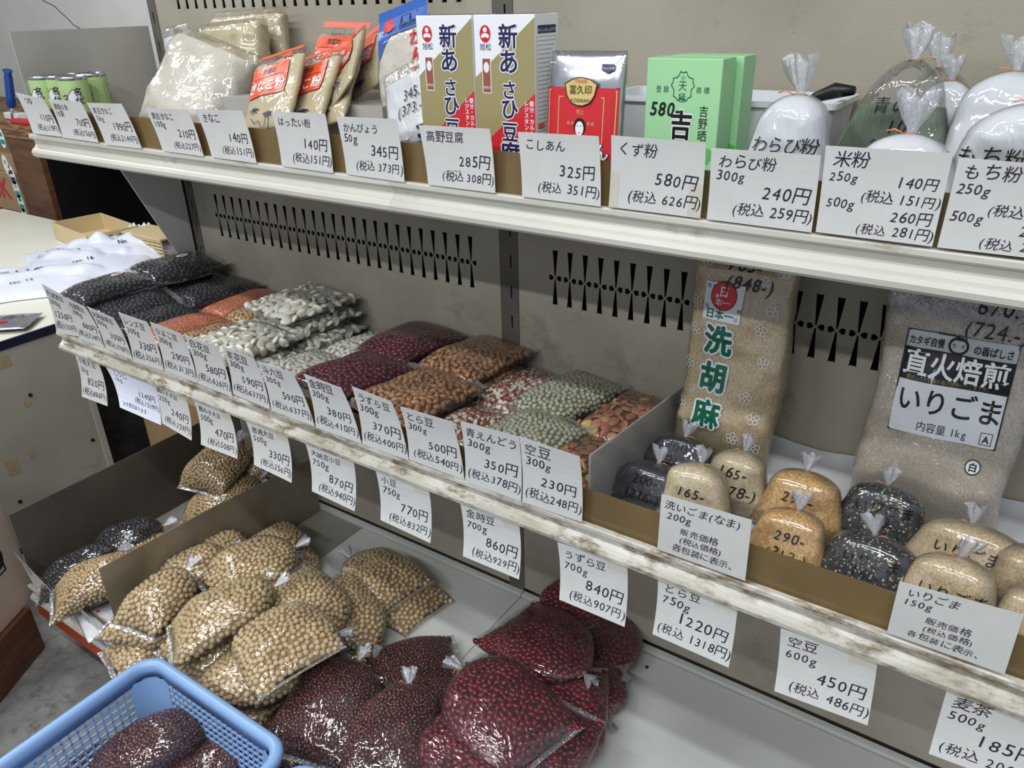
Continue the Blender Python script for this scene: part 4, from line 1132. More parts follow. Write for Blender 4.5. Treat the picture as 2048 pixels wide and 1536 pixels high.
def art_iri(a):
    x0, x1 = -.100, .075
    a.grid(x0, x1, -.070, .088, M['whiteplastic'], 1, 16, 14)
    a.frame(x0, x1, -.070, .088, .0022, M['black'], 2)
    a.grid(x0, x1, .012, .062, M['black'], 2, 14, 4)
    a.text('カタギ自慢', x0 + .004, .068, .0145, M['black'], 3, bold=.02, cond=.80); a.text('の香ばしさ', x0 + .108, .068, .0145, M['black'], 3, bold=.02, cond=.86)
    a.disc(x0 + .084, .074, .0165, M['black'], 3, ry=.0135); a.disc(x0 + .084, .074, .0125, M['whiteplastic'], 4, ry=.0095); a.text('カタギ', x0 + .084, .0715, .007, M['black'], 5, fat=.015, align='c')
    a.text('直火焙煎', x0 + .003, .024, .042, M['white'], 4, bold=.02, cond=1.0)
    a.text('香ばしさが自慢の直火焙煎いりごまです。', x0 + .012, .0145, .0072, M['gold'], 4)
    a.text('いりごま', x0 + .004, -.032, .043, M['black'], 3, bold=.012, cond=1.0)
    a.text('内容量 1kg', x0 + .045, -.062, .0165, M['black'], 3)
    a.frame(x1 - .026, x1 - .008, -.065, -.047, .001, M['black'], 3); a.text('A', x1 - .017, -.062, .015, M['black'], 3, align='c', bold=.02)
    a.disc(x1 - .026, -.103, .011, M['whiteplastic'], 2); a.ring(x1 - .026, -.103, .011, .0016, M['black'], 3); a.text('白', x1 - .026, -.1085, .015, M['black'], 4, align='c', bold=.02)
    a.text('670.', .030, .125, .034, M['black'], 3, align='c', shear=.1); a.text('(724.-)', .035, .092, .032, M['black'], 5, align='c', shear=.1)
solid_bag('wide bag of roasted sesame with a black and white label, against the panel', 'sesame bag', 'large printed sesame bags', M['seedw2'],
          (1.590, -.110, SZ + .004), (1.582, -.060, SZ + .345), .172, .066, mode='flat', name='large_sesame_bag', marks=art_iri, neck=False, fill=.80, lump=.8, crumple=.0010,
          film='seam', xf=(.66, .80, .012, .010))

# ------------------------------------------------------------------ bottom deck: bags in piles
def tb(label, kd, C, hd, L, Wd, T, pitch=0.0, roll=0.0, group=None, droop=.008, clamp=True, **k):
    """C = middle of the bag's top; hd = direction of the neck in degrees from +x; pitch raises the neck"""
    a = math.radians(hd); p = math.radians(pitch)
    d = Vector((math.cos(a) * math.cos(p), math.sin(a) * math.cos(p), math.sin(p)))
    c = Vector(C) - Vector((0, 0, T / 2))
    if clamp: c.y = max(c.y, (-.600 if c.x > .47 else -.630) + abs(math.sin(a)) * L / 2 + abs(math.cos(a)) * Wd / 2)
    return bag(label, 'bean bag', group, kd, c - d * L / 2, c + d * L / 2, Wd, T, roll=roll, droop=droop, **k)
SGp = 'tied bags in the soybean pile'
def circ(x, y):
    return lambda a: a.ring(x, y, .0055, .0011, M['black'], 1)
for (lb, c, hd, L, Wd, T, pi, ro, mk) in (
    ('soybean bag at the bottom of the pile, against the divider', (0.34,-0.441,0.07), 80, .17, .14, .05, 0, 0, None),
    ('soybean bag at the bottom in the middle of the pile', (0.464,-0.363,0.07), 95, .18, .15, .05, 0, 0, None),
    ('soybean bag at the bottom under the two marked bags', (0.628,-0.389,0.08), 10, .18, .15, .055, 0, 0, None),
    ('soybean bag at the bottom below the crest of the pile', (0.539,-0.495,0.07), 85, .17, .15, .05, 0, 0, None),
    ('small rounded soybean bag at the back left of the pile', (0.328,-0.322,0.115), 150, .125, .115, .055, 5, 0, None),
    ('soybean bag at the back of the pile with its neck to the right', (0.364,-0.215,0.085), -5, .14, .125, .055, 6, 0, None),
    ('half hidden soybean bag under the back bag', (0.417,-0.219,0.045), -10, .15, .12, .04, 0, 0, None),
    ('soybean bag leaning on the divider behind the crest', (0.34,-0.408,0.135), 65, .155, .12, .055, 8, 0, None),
    ('large soybean bag high in the middle of the pile', (0.468,-0.349,0.15), 70, .185, .145, .055, 8, 10, None),
    ('soybean bag at the left shoulder of the pile', (0.381,-0.503,0.15), 100, .145, .115, .058, 12, 0, None),
    ('soybean bag on the crest of the pile, glossiest of all', (0.552,-0.496,0.18), 62, .195, .145, .062, 14, -8, None),
    ('soybean bag with a pen circle, lying behind the front one', (0.638,-0.361,0.15), -8, .190, .150, .062, -4, 0, circ(-.005, .052)),
    ('soybean bag with a pen circle, front right of the pile', (0.69,-0.469,0.175), 160, .195, .165, .060, -10, -6, circ(.0, .02)),
    ('pointed soybean bag low at the left edge of the pile', (0.366,-0.53,0.09), 20, .160, .110, .045, 0, 0, None),
    ('soybean bag at the lower left corner of the pile', (0.381,-0.565,0.06), 75, .150, .110, .048, 0, 0, None),
    ('soybean bag in the left front of the pile', (0.535,-0.556,0.125), 75, .185, .140, .058, 10, 0, None),
    ('soybean bag behind the blue basket corner', (0.497,-0.551,0.06), 60, .150, .115, .045, 5, 0, None),
    ('soybean bag in the front of the pile above the basket', (0.668,-0.54,0.125), 15, .180, .140, .058, 0, 0, None),
    ('lowest front soybean bag beside the basket rim', (0.654,-0.53,0.06), 8, .150, .115, .045, 0, 0, None),
    ('soybean bag lying alone at the right of the pile', (0.635,-0.17,0.078), 172, .185, .145, .048, 0, 0, circ(.035, .02)),
    ('soybean bag underneath the lone bag at the right', (0.684,-0.163,0.036), 172, .180, .140, .036, 0, 0, None),
    ('soybean bag with its neck hanging over the right side of the pile', (0.679,-0.303,0.095), -12, .190, .140, .050, -8, 0, None),
    ('flat soybean bag on the deck at the right foot of the pile', (0.68,-0.313,0.045), -5, .180, .130, .042, 0, 0, None),
    ('flat soybean bag at the front right foot of the pile', (0.668,-0.419,0.05), 5, .180, .130, .045, 0, 0, None)):
    tb(lb, 'soy', c, hd, L, Wd, T, pitch=pi, roll=math.radians(ro), group=SGp, mark=mk)

AG = 'tied bags of small red beans on the deck'
for (lb, c, hd, L, Wd, T, pi, ro) in (
    ('small red bean bag under the two front ones', (0.868,-0.501,0.05), 90, .18, .17, .05, 0, 0),
    ('heart shaped bag of small red beans next to the soybeans', (0.825,-0.505,0.115), 105, .190, .165, .060, 6, 0),
    ('upright creased bag of small red beans in front of the heart shaped one', (0.969,-0.509,0.13), 118, .190, .145, .062, 8, 0),
    ('small red bean bag with its corner pointing to the back', (0.851,-0.326,0.06), -128, .185, .135, .045, 0, 0),
    ('small red bean bag under the dark kidney bean bag', (0.939,-0.396,0.075), -140, .170, .140, .050, 0, 0),
    ('small red bean bag beside the blue basket corner', (0.787,-0.537,0.055), 70, .150, .140, .050, 0, 0),
    ('small red bean bag at the bottom edge beside the second basket', (0.93,-0.549,0.075), 45, .170, .140, .055, 0, 0)):
    tb(lb, 'azuki', c, hd, L, Wd, T, pitch=pi, roll=math.radians(ro), group=AG)

KG = 'tied bags of dark red kidney beans'
for (lb, c, hd, L, Wd, T, pi, ro) in (
    ('kidney bean bag at the bottom of the right pile', (1.043,-0.203,0.045), -20, .19, .16, .045, 0, 0),
    ('kidney bean bag at the bottom front of the right pile', (1.085,-0.36,0.06), -30, .19, .16, .055, 0, 0),
    ('kidney bean bag on top at the back with its neck to the right', (1.063,-0.185,0.12), -14, .200, .165, .050, 4, 0),
    ('glossy kidney bean bag on top in the middle with its neck to the left', (1.094,-0.375,0.165), 163, .200, .165, .058, 4, -6),
    ('kidney bean bag just behind the topmost one', (1.094,-0.242,0.09), -30, .190, .150, .050, -4, 0),
    ('kidney bean bag in front with a white tail at its left', (1.099,-0.45,0.14), 178, .200, .150, .065, 0, 0),
    ('kidney bean bag at the right of the topmost one, seen from its side', (1.16,-0.277,0.085), -62, .185, .150, .050, -8, 0),
    ('kidney bean bag behind the uzura bean card with its neck to the right', (1.111,-0.049,0.06), -38, .200, .150, .050, 0, 0),
    ('kidney bean bag at the right edge with its neck on the deck', (1.154,-0.159,0.05), -48, .150, .120, .045, 0, 0),
    ('kidney bean bag at the bottom edge with its neck forward', (1.16,-0.378,0.11), -92, .185, .150, .060, -12, 0),
    ('kidney bean bag at the bottom left of the right pile', (1.055,-0.48,0.085), 170, .170, .140, .055, 0, 0),
    ('kidney bean bag standing at the back with its neck up behind the card', (1.044,-0.059,0.085), 120, .150, .130, .055, 35, 0)):
    tb(lb, 'kidney', c, hd, L, Wd, T, pitch=pi, roll=math.radians(ro), group=KG, flat=.6)

LG = 'tied bags between the side plate and the divider'
tb('tied bag of black beans nearest the side plate', 'blackspeck', (0.082,-0.511,0.095), 62, .165, .105, .06, pitch=12, group=LG)
tb('tied bag of black beans farther back along the side plate', 'blackspeck', (0.065,-0.39,0.085), 66, .160, .105, .06, pitch=8, group=LG)
tb('tied soybean bag in front of the black bean bags', 'soysmall', (0.188,-0.534,0.12), 62, .190, .120, .065, pitch=12, group=LG)
tb('tied soybean bag behind the steel divider', 'soysmall', (0.121,-0.384,0.065), 66, .160, .100, .055, pitch=0, group=LG)
tb('large soybean bag at the back between side plate and divider', 'soysmall', (0.182,-0.202,0.12), 75, .190, .165, .075, pitch=22, group=LG)
tb('brownish soybean bag behind the large one, partly hidden by a card', 'soysmall', (0.122,-0.16,0.185), 100, .150, .140, .060, pitch=20, group=LG)
tb('brownish soybean bag in the back corner', 'soysmall', (0.146,-0.078,0.15), 60, .150, .120, .060, pitch=25, group=LG)

# white pouch behind the bottom cards
solid_bag('small white pouch with blue and red print, lying behind the bottom rail', 'pouch', None, M['white'], (0.274,-0.559,0.02), (0.122,-0.524,0.03), .10, .03, up=(0, 0, 1), mode='pouch', name='white_pouch', neck=False,
          marks=lambda a: (a.disc(-.01, .03, .006, M['navyp'], 1), a.ring(-.01, .03, .008, .002, M['navyp'], 1), a.text('印', -.012, .005, .012, M['redp'], 1), a.disc(-.008, -.02, .003, M['redp'], 1)))

# ------------------------------------------------------------------ upper shelf
UZ = 0.9125
FZ = -0.160
# green cans
def can(label, x, y, rz):
    t = empty('drink_can', (x, y, UZ)); tag(t, label, 'can', 'green cans at the left end')
    R_ = 0.0262; Hh = 0.122
    def lathe(name, prof, m):
        n = 32; V = []; F = []
        for (r, z) in prof:
            for k in range(n):
                a = 2 * math.pi * k / n; V.append((r * math.cos(a), r * math.sin(a), z))
        for i in range(len(prof) - 1):
            for k in range(n):
                F.append((i * n + k, i * n + (k + 1) % n, (i + 1) * n + (k + 1) % n, (i + 1) * n + k))
        return mesh_obj(name, V, F, m, t, True)
    lathe('can_body', [(R_ - .003, .0005), (R_, .004), (R_, Hh - .007)], M['greencan'])
    lathe('lid', [(R_, Hh - .007), (R_ + .0012, Hh - .004), (R_ + .0012, Hh), (R_ - .0015, Hh), (R_ - .0025, Hh - .005), (0.0, Hh - .005)], M['chrome'])
    lathe('base_rim', [(0.0, .0), (R_ - .003, .0), (R_ - .002, .0015)], M['chrome'])
    A = Art()
    def dia(cx, cy, r):
        q = r / 4
        for i in range(4):
            for j in range(4):
                u0, v0 = -r + i * 2 * q * 1, -r + j * 2 * q * 1
                f = lambda a, b: (cx + (a - b) * .5, cy + (a + b) * .5)
                A.poly([f(u0, v0), f(u0 + 2 * q, v0), f(u0 + 2 * q, v0 + 2 * q), f(u0, v0 + 2 * q)], M['gold'], 1)
                A.poly([f(u0 * .8, v0 * .8), f((u0 + 2 * q) * .8, v0 * .8), f((u0 + 2 * q) * .8, (v0 + 2 * q) * .8), f(u0 * .8, (v0 + 2 * q) * .8)], M['white'], 2)
    dia(-.012, .085, .017)
    A.text('名代', -.012, .090, .015, M['navyp'], 4, vert=True, fat=.015, shear=.1)
    A.text('つゆ', -.034, .082, .013, M['navyp'], 3, vert=True, bold=.02)
    for k in range(14): A.line([(.012, .055 + k * .0035), (.030, .055 + k * .0035)], .0008, M['greenp'], 2)
    A.text('めんつゆ', .042, .098, .009, M['greenp'], 2, vert=True)
    def fn(u, v, off):
        a = rz + u / R_ - math.pi / 2
        return ((R_ + .0003 + off) * math.cos(a), (R_ + .0003 + off) * math.sin(a), v)
    A.build('print', t, fn, .0001)
for lb, (x, y, _z), rz in (('green can at the far left, half behind its neighbour', (-0.017,-0.259,1.035), .75), ('green can second from the left, its lid overlapping the first', (0.004,-0.241,1.035), .9),
                       ('green can in front in the middle of the cluster', (0.061,-0.245,1.035), 1.4), ('green can at the right of the cluster with a clear logo', (0.026,-0.187,1.035), .7),
                       ('green can behind the others', (-0.034,-0.182,1.035), .5)):
    can(lb, x, y, rz)

def packet(label, cat, group, m, A, B, Wd, T, art=None, name='packet', fill=.93, up=(0, -1, 0), film='film2', lump=.6, roll=0.0, mode='flat', cm=None, crumple=.0008, xf=(1, 1, 0, 0)):
    return solid_bag(label, cat, group, m, A, B, Wd, T, up=up, mode=mode, name=name, marks=art, neck=False, fill=fill, film=film, lump=lump, roll=roll, crumple=crumple, xf=xf)

# big bags of kinako powder
packet('white boxed packet in clear film at the far left back', 'packet', None, M['white'], (lambda p: (p[0], -.085, UZ + .002))((0.164,-0.1,0.999)), (0.139,-0.055,1.114), .075, .035, name='white_packet', film='film')
packet('dark beige powder bag standing furthest back', 'powder bag', 'large bags of beige powder', M['kinako'], (0.348,-0.06,1.02), (0.342,-0.035,1.139), .190, .045, name='powder_bag', film='film', lump=1.2, roll=.08, crumple=.0022)
packet('beige powder bag in the middle, in crinkled clear film', 'powder bag', 'large bags of beige powder', M['kinako'], (0.356,-0.125,1.009), (0.35,-0.085,1.121), .190, .06, name='powder_bag', film='film', lump=1.2, roll=-.05, crumple=.0022)
packet('pale beige powder bag slumped in front of the others', 'powder bag', 'large bags of beige powder', M['kinako_w'], (.325, -.232, .940), (.362, -.120, 1.090), .205, .075, name='powder_bag', film='film', lump=1.2, mode='pouch', crumple=.0022)

# orange printed packets
def art_kinako(a):
    w = .052
    a.grid(-w, w, .060, .069, M['orange'], 1, 6, 1)
    a.ring(-.022, .053, .006, .001, M['black'], 1, ry=.005, n=14, a0=math.pi / 2, a1=math.pi * 1.5); a.ring(-.008, .053, .006, .001, M['black'], 1, ry=.005, n=14, a0=-math.pi / 2, a1=math.pi / 2)
    a.line([(-.022, .0585), (-.008, .0585)], .001, M['black'], 1); a.line([(-.022, .0475), (-.008, .0475)], .001, M['black'], 1)
    a.text('特選', -.015, .0495, .009, M['brownprint'], 1, align='c')
    for k in range(9):
        t = math.radians(10 + k * 20)
        a.line([(.027 + .003 * math.cos(t), .047 + .003 * math.sin(t)), (.027 + .012 * math.cos(t), .047 + .012 * math.sin(t))], .0022, M['orange'], 1)
    a.grid(-w, w * .72, .022, .042, M['orange'], 1, 8, 2); a.text('京都の', -.008, .0275, .011, M['black'], 2, align='c', bold=.02)
    a.line([(-w, .0215), (w * .72, .0215)], .0012, M['white'], 2)
    a.grid(-w, w * .72, -.010, .021, M['orange'], 1, 8, 3)
    a.text('きなこ粉', -.008, -.002, .0215, M['white'], 3, align='c', fat=.025)
    for (x, y) in ((-.025, -.030), (.012, -.040)):
        for k in range(5):
            t = math.radians(200 + k * 35)
            a.line([(x, y), (x + .012 * math.cos(t), y + .009 * math.sin(t))], .0022, M['navyp'], 1)
    a.line([(-.03, -.045), (-.02, -.055), (-.01, -.052), (-.004, -.062)], .0009, M['navyp'], 1)
    a.line([(.008, -.045), (.004, -.062), (.0, -.072)], .001, M['navyp'], 1); a.line([(.014, -.045), (.012, -.066)], .001, M['navyp'], 1)
OG = 'orange printed kinako packets'
for (lb, A_, B_, W_) in (
    ('orange printed packet facing out at the left of its row', (0.615,-0.268,0.972), (0.593,-0.19,1.077), .118),
    ('orange printed packet just behind the front one', (0.668,-0.245,0.977), (0.647,-0.165,1.072), .105),
    ('orange printed packet third in the leaning row', (0.698,-0.23,0.977), (0.675,-0.15,1.067), .105),
    ('orange printed packet leaning at the right of the row', (0.725,-0.218,1.012), (0.664,-0.115,1.079), .105),
    ('orange printed packet at the back of the row, tallest in view', (0.609,-0.117,1.012), (0.611,-0.07,1.099), .110),
    ('orange printed packet at the back right of the row', (0.709,-0.155,1.012), (0.67,-0.08,1.092), .100)):
    packet(lb, 'powder packet', OG, M['kinako'], A_, B_, W_, .020, art_kinako, name='kinako_packet', film='film', lump=.5)
box_ = box('riser', 0.385, 0.80, -.200, -.012, UZ, 1.008, M['grey']); one('riser', box_, 'low grey metal riser under the orange printed packets', 'riser')

# dried gourd packets
def art_blue(a):
    a.grid(-.048, .048, .045, .085, M['bluep'], 1, 6, 3)
    a.disc(-.026, .062, .014, M['redp'], 2, ry=.010)
    a.text('国産', .018, .052, .022, M['navyp'], 2, align='c', fat=.02)
    a.poly([(-.048, .045), (-.02, .045), (-.048, .015)], M['bluep'], 1)
    a.text('かんぴょう', .020, .022, .024, M['redp'], 2, vert=True, fat=.03)
packet('blue and red printed packet behind the white one', 'packet', 'dried gourd packets', M['kinako_w'], (0.838,-0.185,1.007), (0.81,-0.15,1.116), .105, .022, art_blue, name='gourd_packet', film='film')
def art_white(a):
    a.text('345.-', .010, .012, .022, M['black'], 2, align='c', shear=.2); a.text('(373.-)', .002, -.010, .022, M['black'], 3, align='c', shear=.2)
    a.text('干', .026, -.062, .038, M['navyp'], 2, align='c', fat=.03)
    for k in range(7):
        t = math.radians(20 + k * 22); a.line([(-.02, -.045), (-.02 + .018 * math.cos(t), -.045 + .014 * math.sin(t))], .0008, M['whiteplastic'], 2)
    a.disc(-.030, -.058, .006, M['orange'], 2, ry=.003)
packet('white packet in clear film marked 345 and 373 in black pen', 'packet', 'dried gourd packets', M['white'], (0.901,-0.255,0.968), (0.861,-0.215,1.066), .085, .020, art_white, name='gourd_packet', film='film', fill=.86, xf=(.75, .9, .012, -.008))

# two tall boxes
def tall_box(label, x0):
    w, d, h = .0855, .052, .2155
    t = empty('tofu_box', (x0, -.270, UZ + .0005)); tag(t, label, 'box', 'tall white, gold and red boxes')
    b = box('carton', 0, w, 0, d, 0, h, M['white'], t, .0008)
    A = Art()
    A.poly([(0, h * .285), (0, h * .68), (w, h * .985), (w, h * .61)], M['gold'], 1)
    A.poly([(0, .0), (0, h * .285), (w, h * .61), (w, 0)], M['redp'], 1)
    A.poly([(0, .0), (0, h * .012), (w * .75, h * .04), (w, h * .07), (w, 0)], M['white'], 2)
    A.disc(.0165, h * .905, .0078, M['redp'], 2, ry=.0095); A.disc(.0165, h * .925, .0028, M['white'], 3); A.disc(.0165, h * .893, .0058, M['white'], 3, ry=.0034); A.disc(.0165, h * .880, .0045, M['redp'], 4, ry=.0018)
    A.text('旭松', .0165, h * .825, .0085, M['navyp'], 2, align='c')
    A.poly([(.0105, h * .60), (.0235, h * .60), (.0235, h * .785), (.0105, h * .785)], M['white'], 2); A.poly([(.0115, h * .605), (.0225, h * .605), (.0225, h * .78), (.0115, h * .78)], M['brownprint'], 3)
    A.disc(.017, h * .735, .004, M['white'], 4, ry=.006); A.text('新製法', .0120, h * .625, .0035, M['white'], 4)
    sz = .0275; y = h * .845
    for ch, bs in zip('新あさひ豆腐', (1.0, 1.05, .82, .95, .88, 1.15)):
        A.text(ch, .049, y, sz * bs, M['white'], 3, fat=.07, align='c'); A.text(ch, .049, y, sz * bs, M['navyp'], 5, fat=.02, align='c')
        y -= sz * 1.0 * bs if ch != '豆' else sz * 1.08
    A.text('鉄分・カルシウム・', w - .008, h * .545, .0066, M['white'], 3, vert=True, bold=.02); A.text('レジスタントたんぱく質がたっぷり', w - .0155, h * .545, .0066, M['white'], 3, vert=True, bold=.02)
    A.ring(.010, h * .215, .0058, .0009, M['white'], 3, ry=.0085); A.text('10個', .010, h * .222, .0075, M['white'], 3, vert=True, fat=.015); A.text('こうや豆腐', .021, h * .235, .0062, M['white'], 3, vert=True, fat=.015)
    A.build('print', t, lambda u, v, off: (u, -off - .0001, v), .00012)
    B = Art()
    B.poly([(.006, h * .905), (d - .006, h * .905), (d - .006, h * .945), (.006, h * .945)], M['navyp'], 1); B.text('おいしい召し上がり方', d / 2, h * .915, .0040, M['white'], 2, align='c')
    for k in range(22):
        B.line([(.006, h * (.87 - k * .022)), (d - .006 - (k % 4) * .004, h * (.87 - k * .022))], .0010, M['grey'], 1)
    B.frame(.004, d - .004, h * .36, h * .89, .0006, M['grey'], 1)
    B.poly([(.006, h * .42), (.02, h * .42), (.02, h * .45), (.006, h * .45)], M['orange'], 2); B.text('栄養成分', .006, h * .30, .006, M['redp'], 2)
    B.build('side_print', t, lambda u, v, off: (w + off + .0001, u, v), .00012)
    C_ = Art(); C_.poly([(0.004, .004), (w - .004, .004), (w - .004, d - .004), (.004, d - .004)], M['navyp'], 1)
    C_.build('top_print', t, lambda u, v, off: (u, v, h + off), .00012)
tall_box('tall white, gold and red box, the left of the pair', .9345)
tall_box('tall white, gold and red box, the right of the pair', 1.0225)

# red and silver pouch
def art_pouch(a):
    a.grid(-.049, .049, -.074, .022, M['redp'], 1, 10, 8)
    a.frame(-.046, .046, -.072, .019, .0012, M['goldl'], 2); a.frame(-.031, .031, -.072, .012, .0010, M['goldl'], 2)
    a.line([(-.049, .022), (.049, .022)], .0012, M['navyp'], 3)
    pts = [(-.022, .026), (-.012, .031), (0, .033), (.012, .031), (.022, .026), (.019, .014), (.013, .006), (.004, .003), (-.004, .003), (-.013, .006), (-.019, .014)]
    a.poly(pts, M['goldl'], 6); a.line(pts + [pts[0]], .0009, M['black'], 8)
    a.text('富久印', 0, .016, .0105, M['black'], 9, align='c'); a.text('KOSHIAN', 0, .0065, .0058, M['black'], 9, align='c'); a.text('北海道産', 0, .0275, .0042, M['redp'], 9, align='c')
    a.text('特上', 0, -.006, .0055, M['goldl'], 3, align='c')
    a.disc(0, -.020, .0085, M['black'], 3, ry=.0095); a.disc(0, -.022, .0058, M['white'], 4, ry=.0080); a.line([(-.0055, -.031), (.0055, -.031)], .004, M['white'], 4)
    a.line([(-.003, -.019), (-.0012, -.019)], .0005, M['black'], 5); a.line([(.0012, -.019), (.003, -.019)], .0005, M['black'], 5); a.disc(0, -.0265, .0008, M['redp'], 5)
    a.text('純 良', -.013, -.018, .0042, M['goldl'], 3, align='c'); a.text('製 餡', .015, -.018, .0042, M['goldl'], 3, align='c')
    a.text('こしあん', 0, -.054, .0205, M['navyp'], 3, align='c', fat=.07); a.text('こしあん', 0, -.054, .0205, M['white'], 4, align='c', fat=.02)
    a.poly([(.024, .047), (.040, .047), (.040, .041), (.032, .037), (.024, .041)], M['navyp'], 2); a.text('チャック付', .032, .0415, .0035, M['white'], 3, align='c')
    a.line([(-.050, .048), (.050, .048)], .0012, M['white'], 1); a.line([(-.050, .044), (.050, .044)], .0006, M['grey'], 1)
packet('silver stand-up pouch with a red printed front beside the tall boxes', 'pouch', None, M['silver'], (1.167, -.262, .915), (1.166, -.248, 1.090), .097, .024, art_pouch, name='foil_pouch', fill=1.0, lump=.15, crumple=0.0, xf=(.94, 1, 0, .027))

# pale green boxes
def green_box(label, x0, y0):
    w, d, h = .0855, .040, .170
    t = empty('starch_box', (x0, y0, UZ + .0005)); tag(t, label, 'box', 'pale green boxes')
    box('carton', 0, w, 0, d, 0, h, M['greenbox'], t, .0008)
    A = Art()
    def blossom(cx, cy, r, m, wdt, lay):
        pts = []
        for k in range(5):
            for (da, rr) in ((-30, .80), (-14, 1.0), (0, .90), (14, 1.0), (30, .80)):
                a = math.radians(90 + k * 72 + da); pts.append((cx + r * rr * math.cos(a), cy + r * rr * math.sin(a)))
        A.line(pts + [pts[0]], wdt, m, lay)
    blossom(.050, h * .835, .0155, M['greenp'], .0010, 2)
    A.text('小', .050, h * .875, .006, M['greenp'], 2, align='c'); A.text('天', .050, h * .815, .0115, M['greenp'], 2, align='c'); A.text('極', .050, h * .745, .0105, M['greenp'], 2, align='c')
    A.text('登 録', .014, h * .80, .0075, M['greenp'], 2); A.text('商 標', .068, h * .80, .0075, M['greenp'], 2)
    A.text('580-', .006, h * .655, .020, M['black'], 5, shear=.15, bold=.02)
    for i, ch in enumerate('吉野葛'):
        y = h * .53 - i * .035
        A.text(ch, .051, y, .032, M['white'], 3, align='c', fat=.07); A.text(ch, .051, y, .032, M['black'], 4, align='c', fat=.025)
    A.text('吉野晒', .074, h * .665, .0125, M['black'], 3, vert=True)
    for (x, y, r, s) in ((.084, h * .42, .016, 1), (.016, h * .30, .018, -1), (.080, h * .18, .02, 1), (.022, h * .12, .02, -1)):
        A.poly([(x - r, y), (x - r * .3, y + r * .7), (x + r, y + r * .3 * s), (x + r * .4, y - r * .6)], M['greenleaf'], 1)
    for k in range(9):
        A.disc(.074 + (k % 3) * .004 - .002 * (k // 3), h * .36 + (k // 3) * .006, .0022, M['greenp'], 2, n=7)
    A.build('print', t, lambda u, v, off: (min(max(u * .855, 0), w), -off - .0001, v), .00012)
    B = Art()
    B.poly([(0, 0), (d, 0), (d, h * .30), (d * .5, h * .42), (0, h * .34)], M['greenleaf'], 1)
    B.build('side_print', t, lambda u, v, off: (w + off + .0001, u, v), .00012)
green_box('pale green box with large black characters, in front', 1.2345, -.240)
green_box('pale green box behind the front one', 1.2415, -.195)

# white tub with a scoop
t = empty('plastic_tub', (1.12, -.13, UZ)); tag(t, 'white plastic tub lying behind the green boxes with a dark spoon handle over its rim', 'tub')
bm = bmesh.new()
def ringpts(x0, x1, y0, y1, z, r=.012, n=4):
    P_ = []
    for (cx, cy, a0) in ((x1 - r, y1 - r, 0), (x0 + r, y1 - r, 90), (x0 + r, y0 + r, 180), (x1 - r, y0 + r, 270)):
        for k in range(n + 1):
            a = math.radians(a0 + 90 * k / n); P_.append((cx + r * math.cos(a), cy + r * math.sin(a), z))
    return P_
def loft(bm, rings, cap0=True, cap1=True):
    R_ = [[bm.verts.new(p) for p in r] for r in rings]; n = len(R_[0])
    for a, b in zip(R_[:-1], R_[1:]):
        for k in range(n): bm.faces.new((a[k], a[(k + 1) % n], b[(k + 1) % n], b[k]))
    if cap0: bm.faces.new(R_[0][::-1])
    if cap1: bm.faces.new(R_[-1])
loft(bm, [ringpts(.01, .28, .01, .115, 0), ringpts(.0, .29, .0, .12, .112), ringpts(-.004, .294, -.004, .122, .112), ringpts(-.004, .294, -.004, .122, .118), ringpts(.003, .287, .003, .117, .118), ringpts(.013, .277, .013, .112, .004)])
bm_obj('tub', bm, M['whiteplastic'], t)
bm = bmesh.new(); tube_bm(bm, [(.20, .05, .02), (.235, .045, .09), (.262, .035, .121), (.285, .03, .130), (.305, .026, .131)], [.004, .005, .006, .009, .005], 8)
o = bm_obj('spoon_handle', bm, M['black'], None, True); o.location = t.location; one('serving_spoon', o, 'dark spoon handle sticking out of the white tub', 'spoon')

# flour bags
def up_bag(label, m, neck, Wd, T, lines, fill=1.0, lean=.02, neckmat=None, mode='stand', group='tied flour bags', nk=1.0, film='film2', lump=1.0, zb=None, **k):
    b = Vector(neck); a = Vector((b.x, b.y - lean, UZ + .002 if zb is None else zb))
    return solid_bag(label, 'flour bag', group, m, a, b, Wd, T, marks=hand(lines) if lines else None, name='flour_bag', necksize=nk, fill=fill, neckmat=neckmat, mode=mode, film=film, lump=lump, tilty=.15, crumple=.0009, **k)
up_bag('white tied bag reading warabi flour in pen, behind its card', M['flour'], (1.399,-0.225,1.051), .098, .055, [('わらび粉', -.002, .012, .017), ('300g', -.008, -.010, .018)], nk=1.2)
up_bag('clear tied bag half filled with grey green powder, in front', M['greenpow'], (1.485,-0.13,1.079), .150, .060, [('青のり', .0, .030, .018), ('105', .004, .010, .019), ('(113-)', .0, -.012, .019)], fill=.60, nk=1.1, film='film', taper=.30)
up_bag('second clear tied bag with grey green powder, behind the first', M['greenpow'], (1.502,-0.06,1.067), .140, .050, None, fill=.62, nk=1.1, film='film', taper=.30)
up_bag('white tied flour bag just behind the two-price card', M['flour'], (1.512,-0.255,1.024), .108, .052, [('米粉', .0, .016, .020)], nk=1.2)
up_bag('tall white flour bag at the back right of the green powder', M['flour'], (1.518,-0.085,1.056), .085, .035, None, nk=.8)
up_bag('white bag of mochi flour at the right edge of the upper shelf', M['flour'], (1.604,-0.235,1.052), .130, .060, [('もち粉', -.024, .016, .019)], nk=1.0)
up_bag('tall white bag behind the mochi flour at the right edge', M['flour'], (1.578,-0.13,1.07), .115, .065, None, nk=1.0)

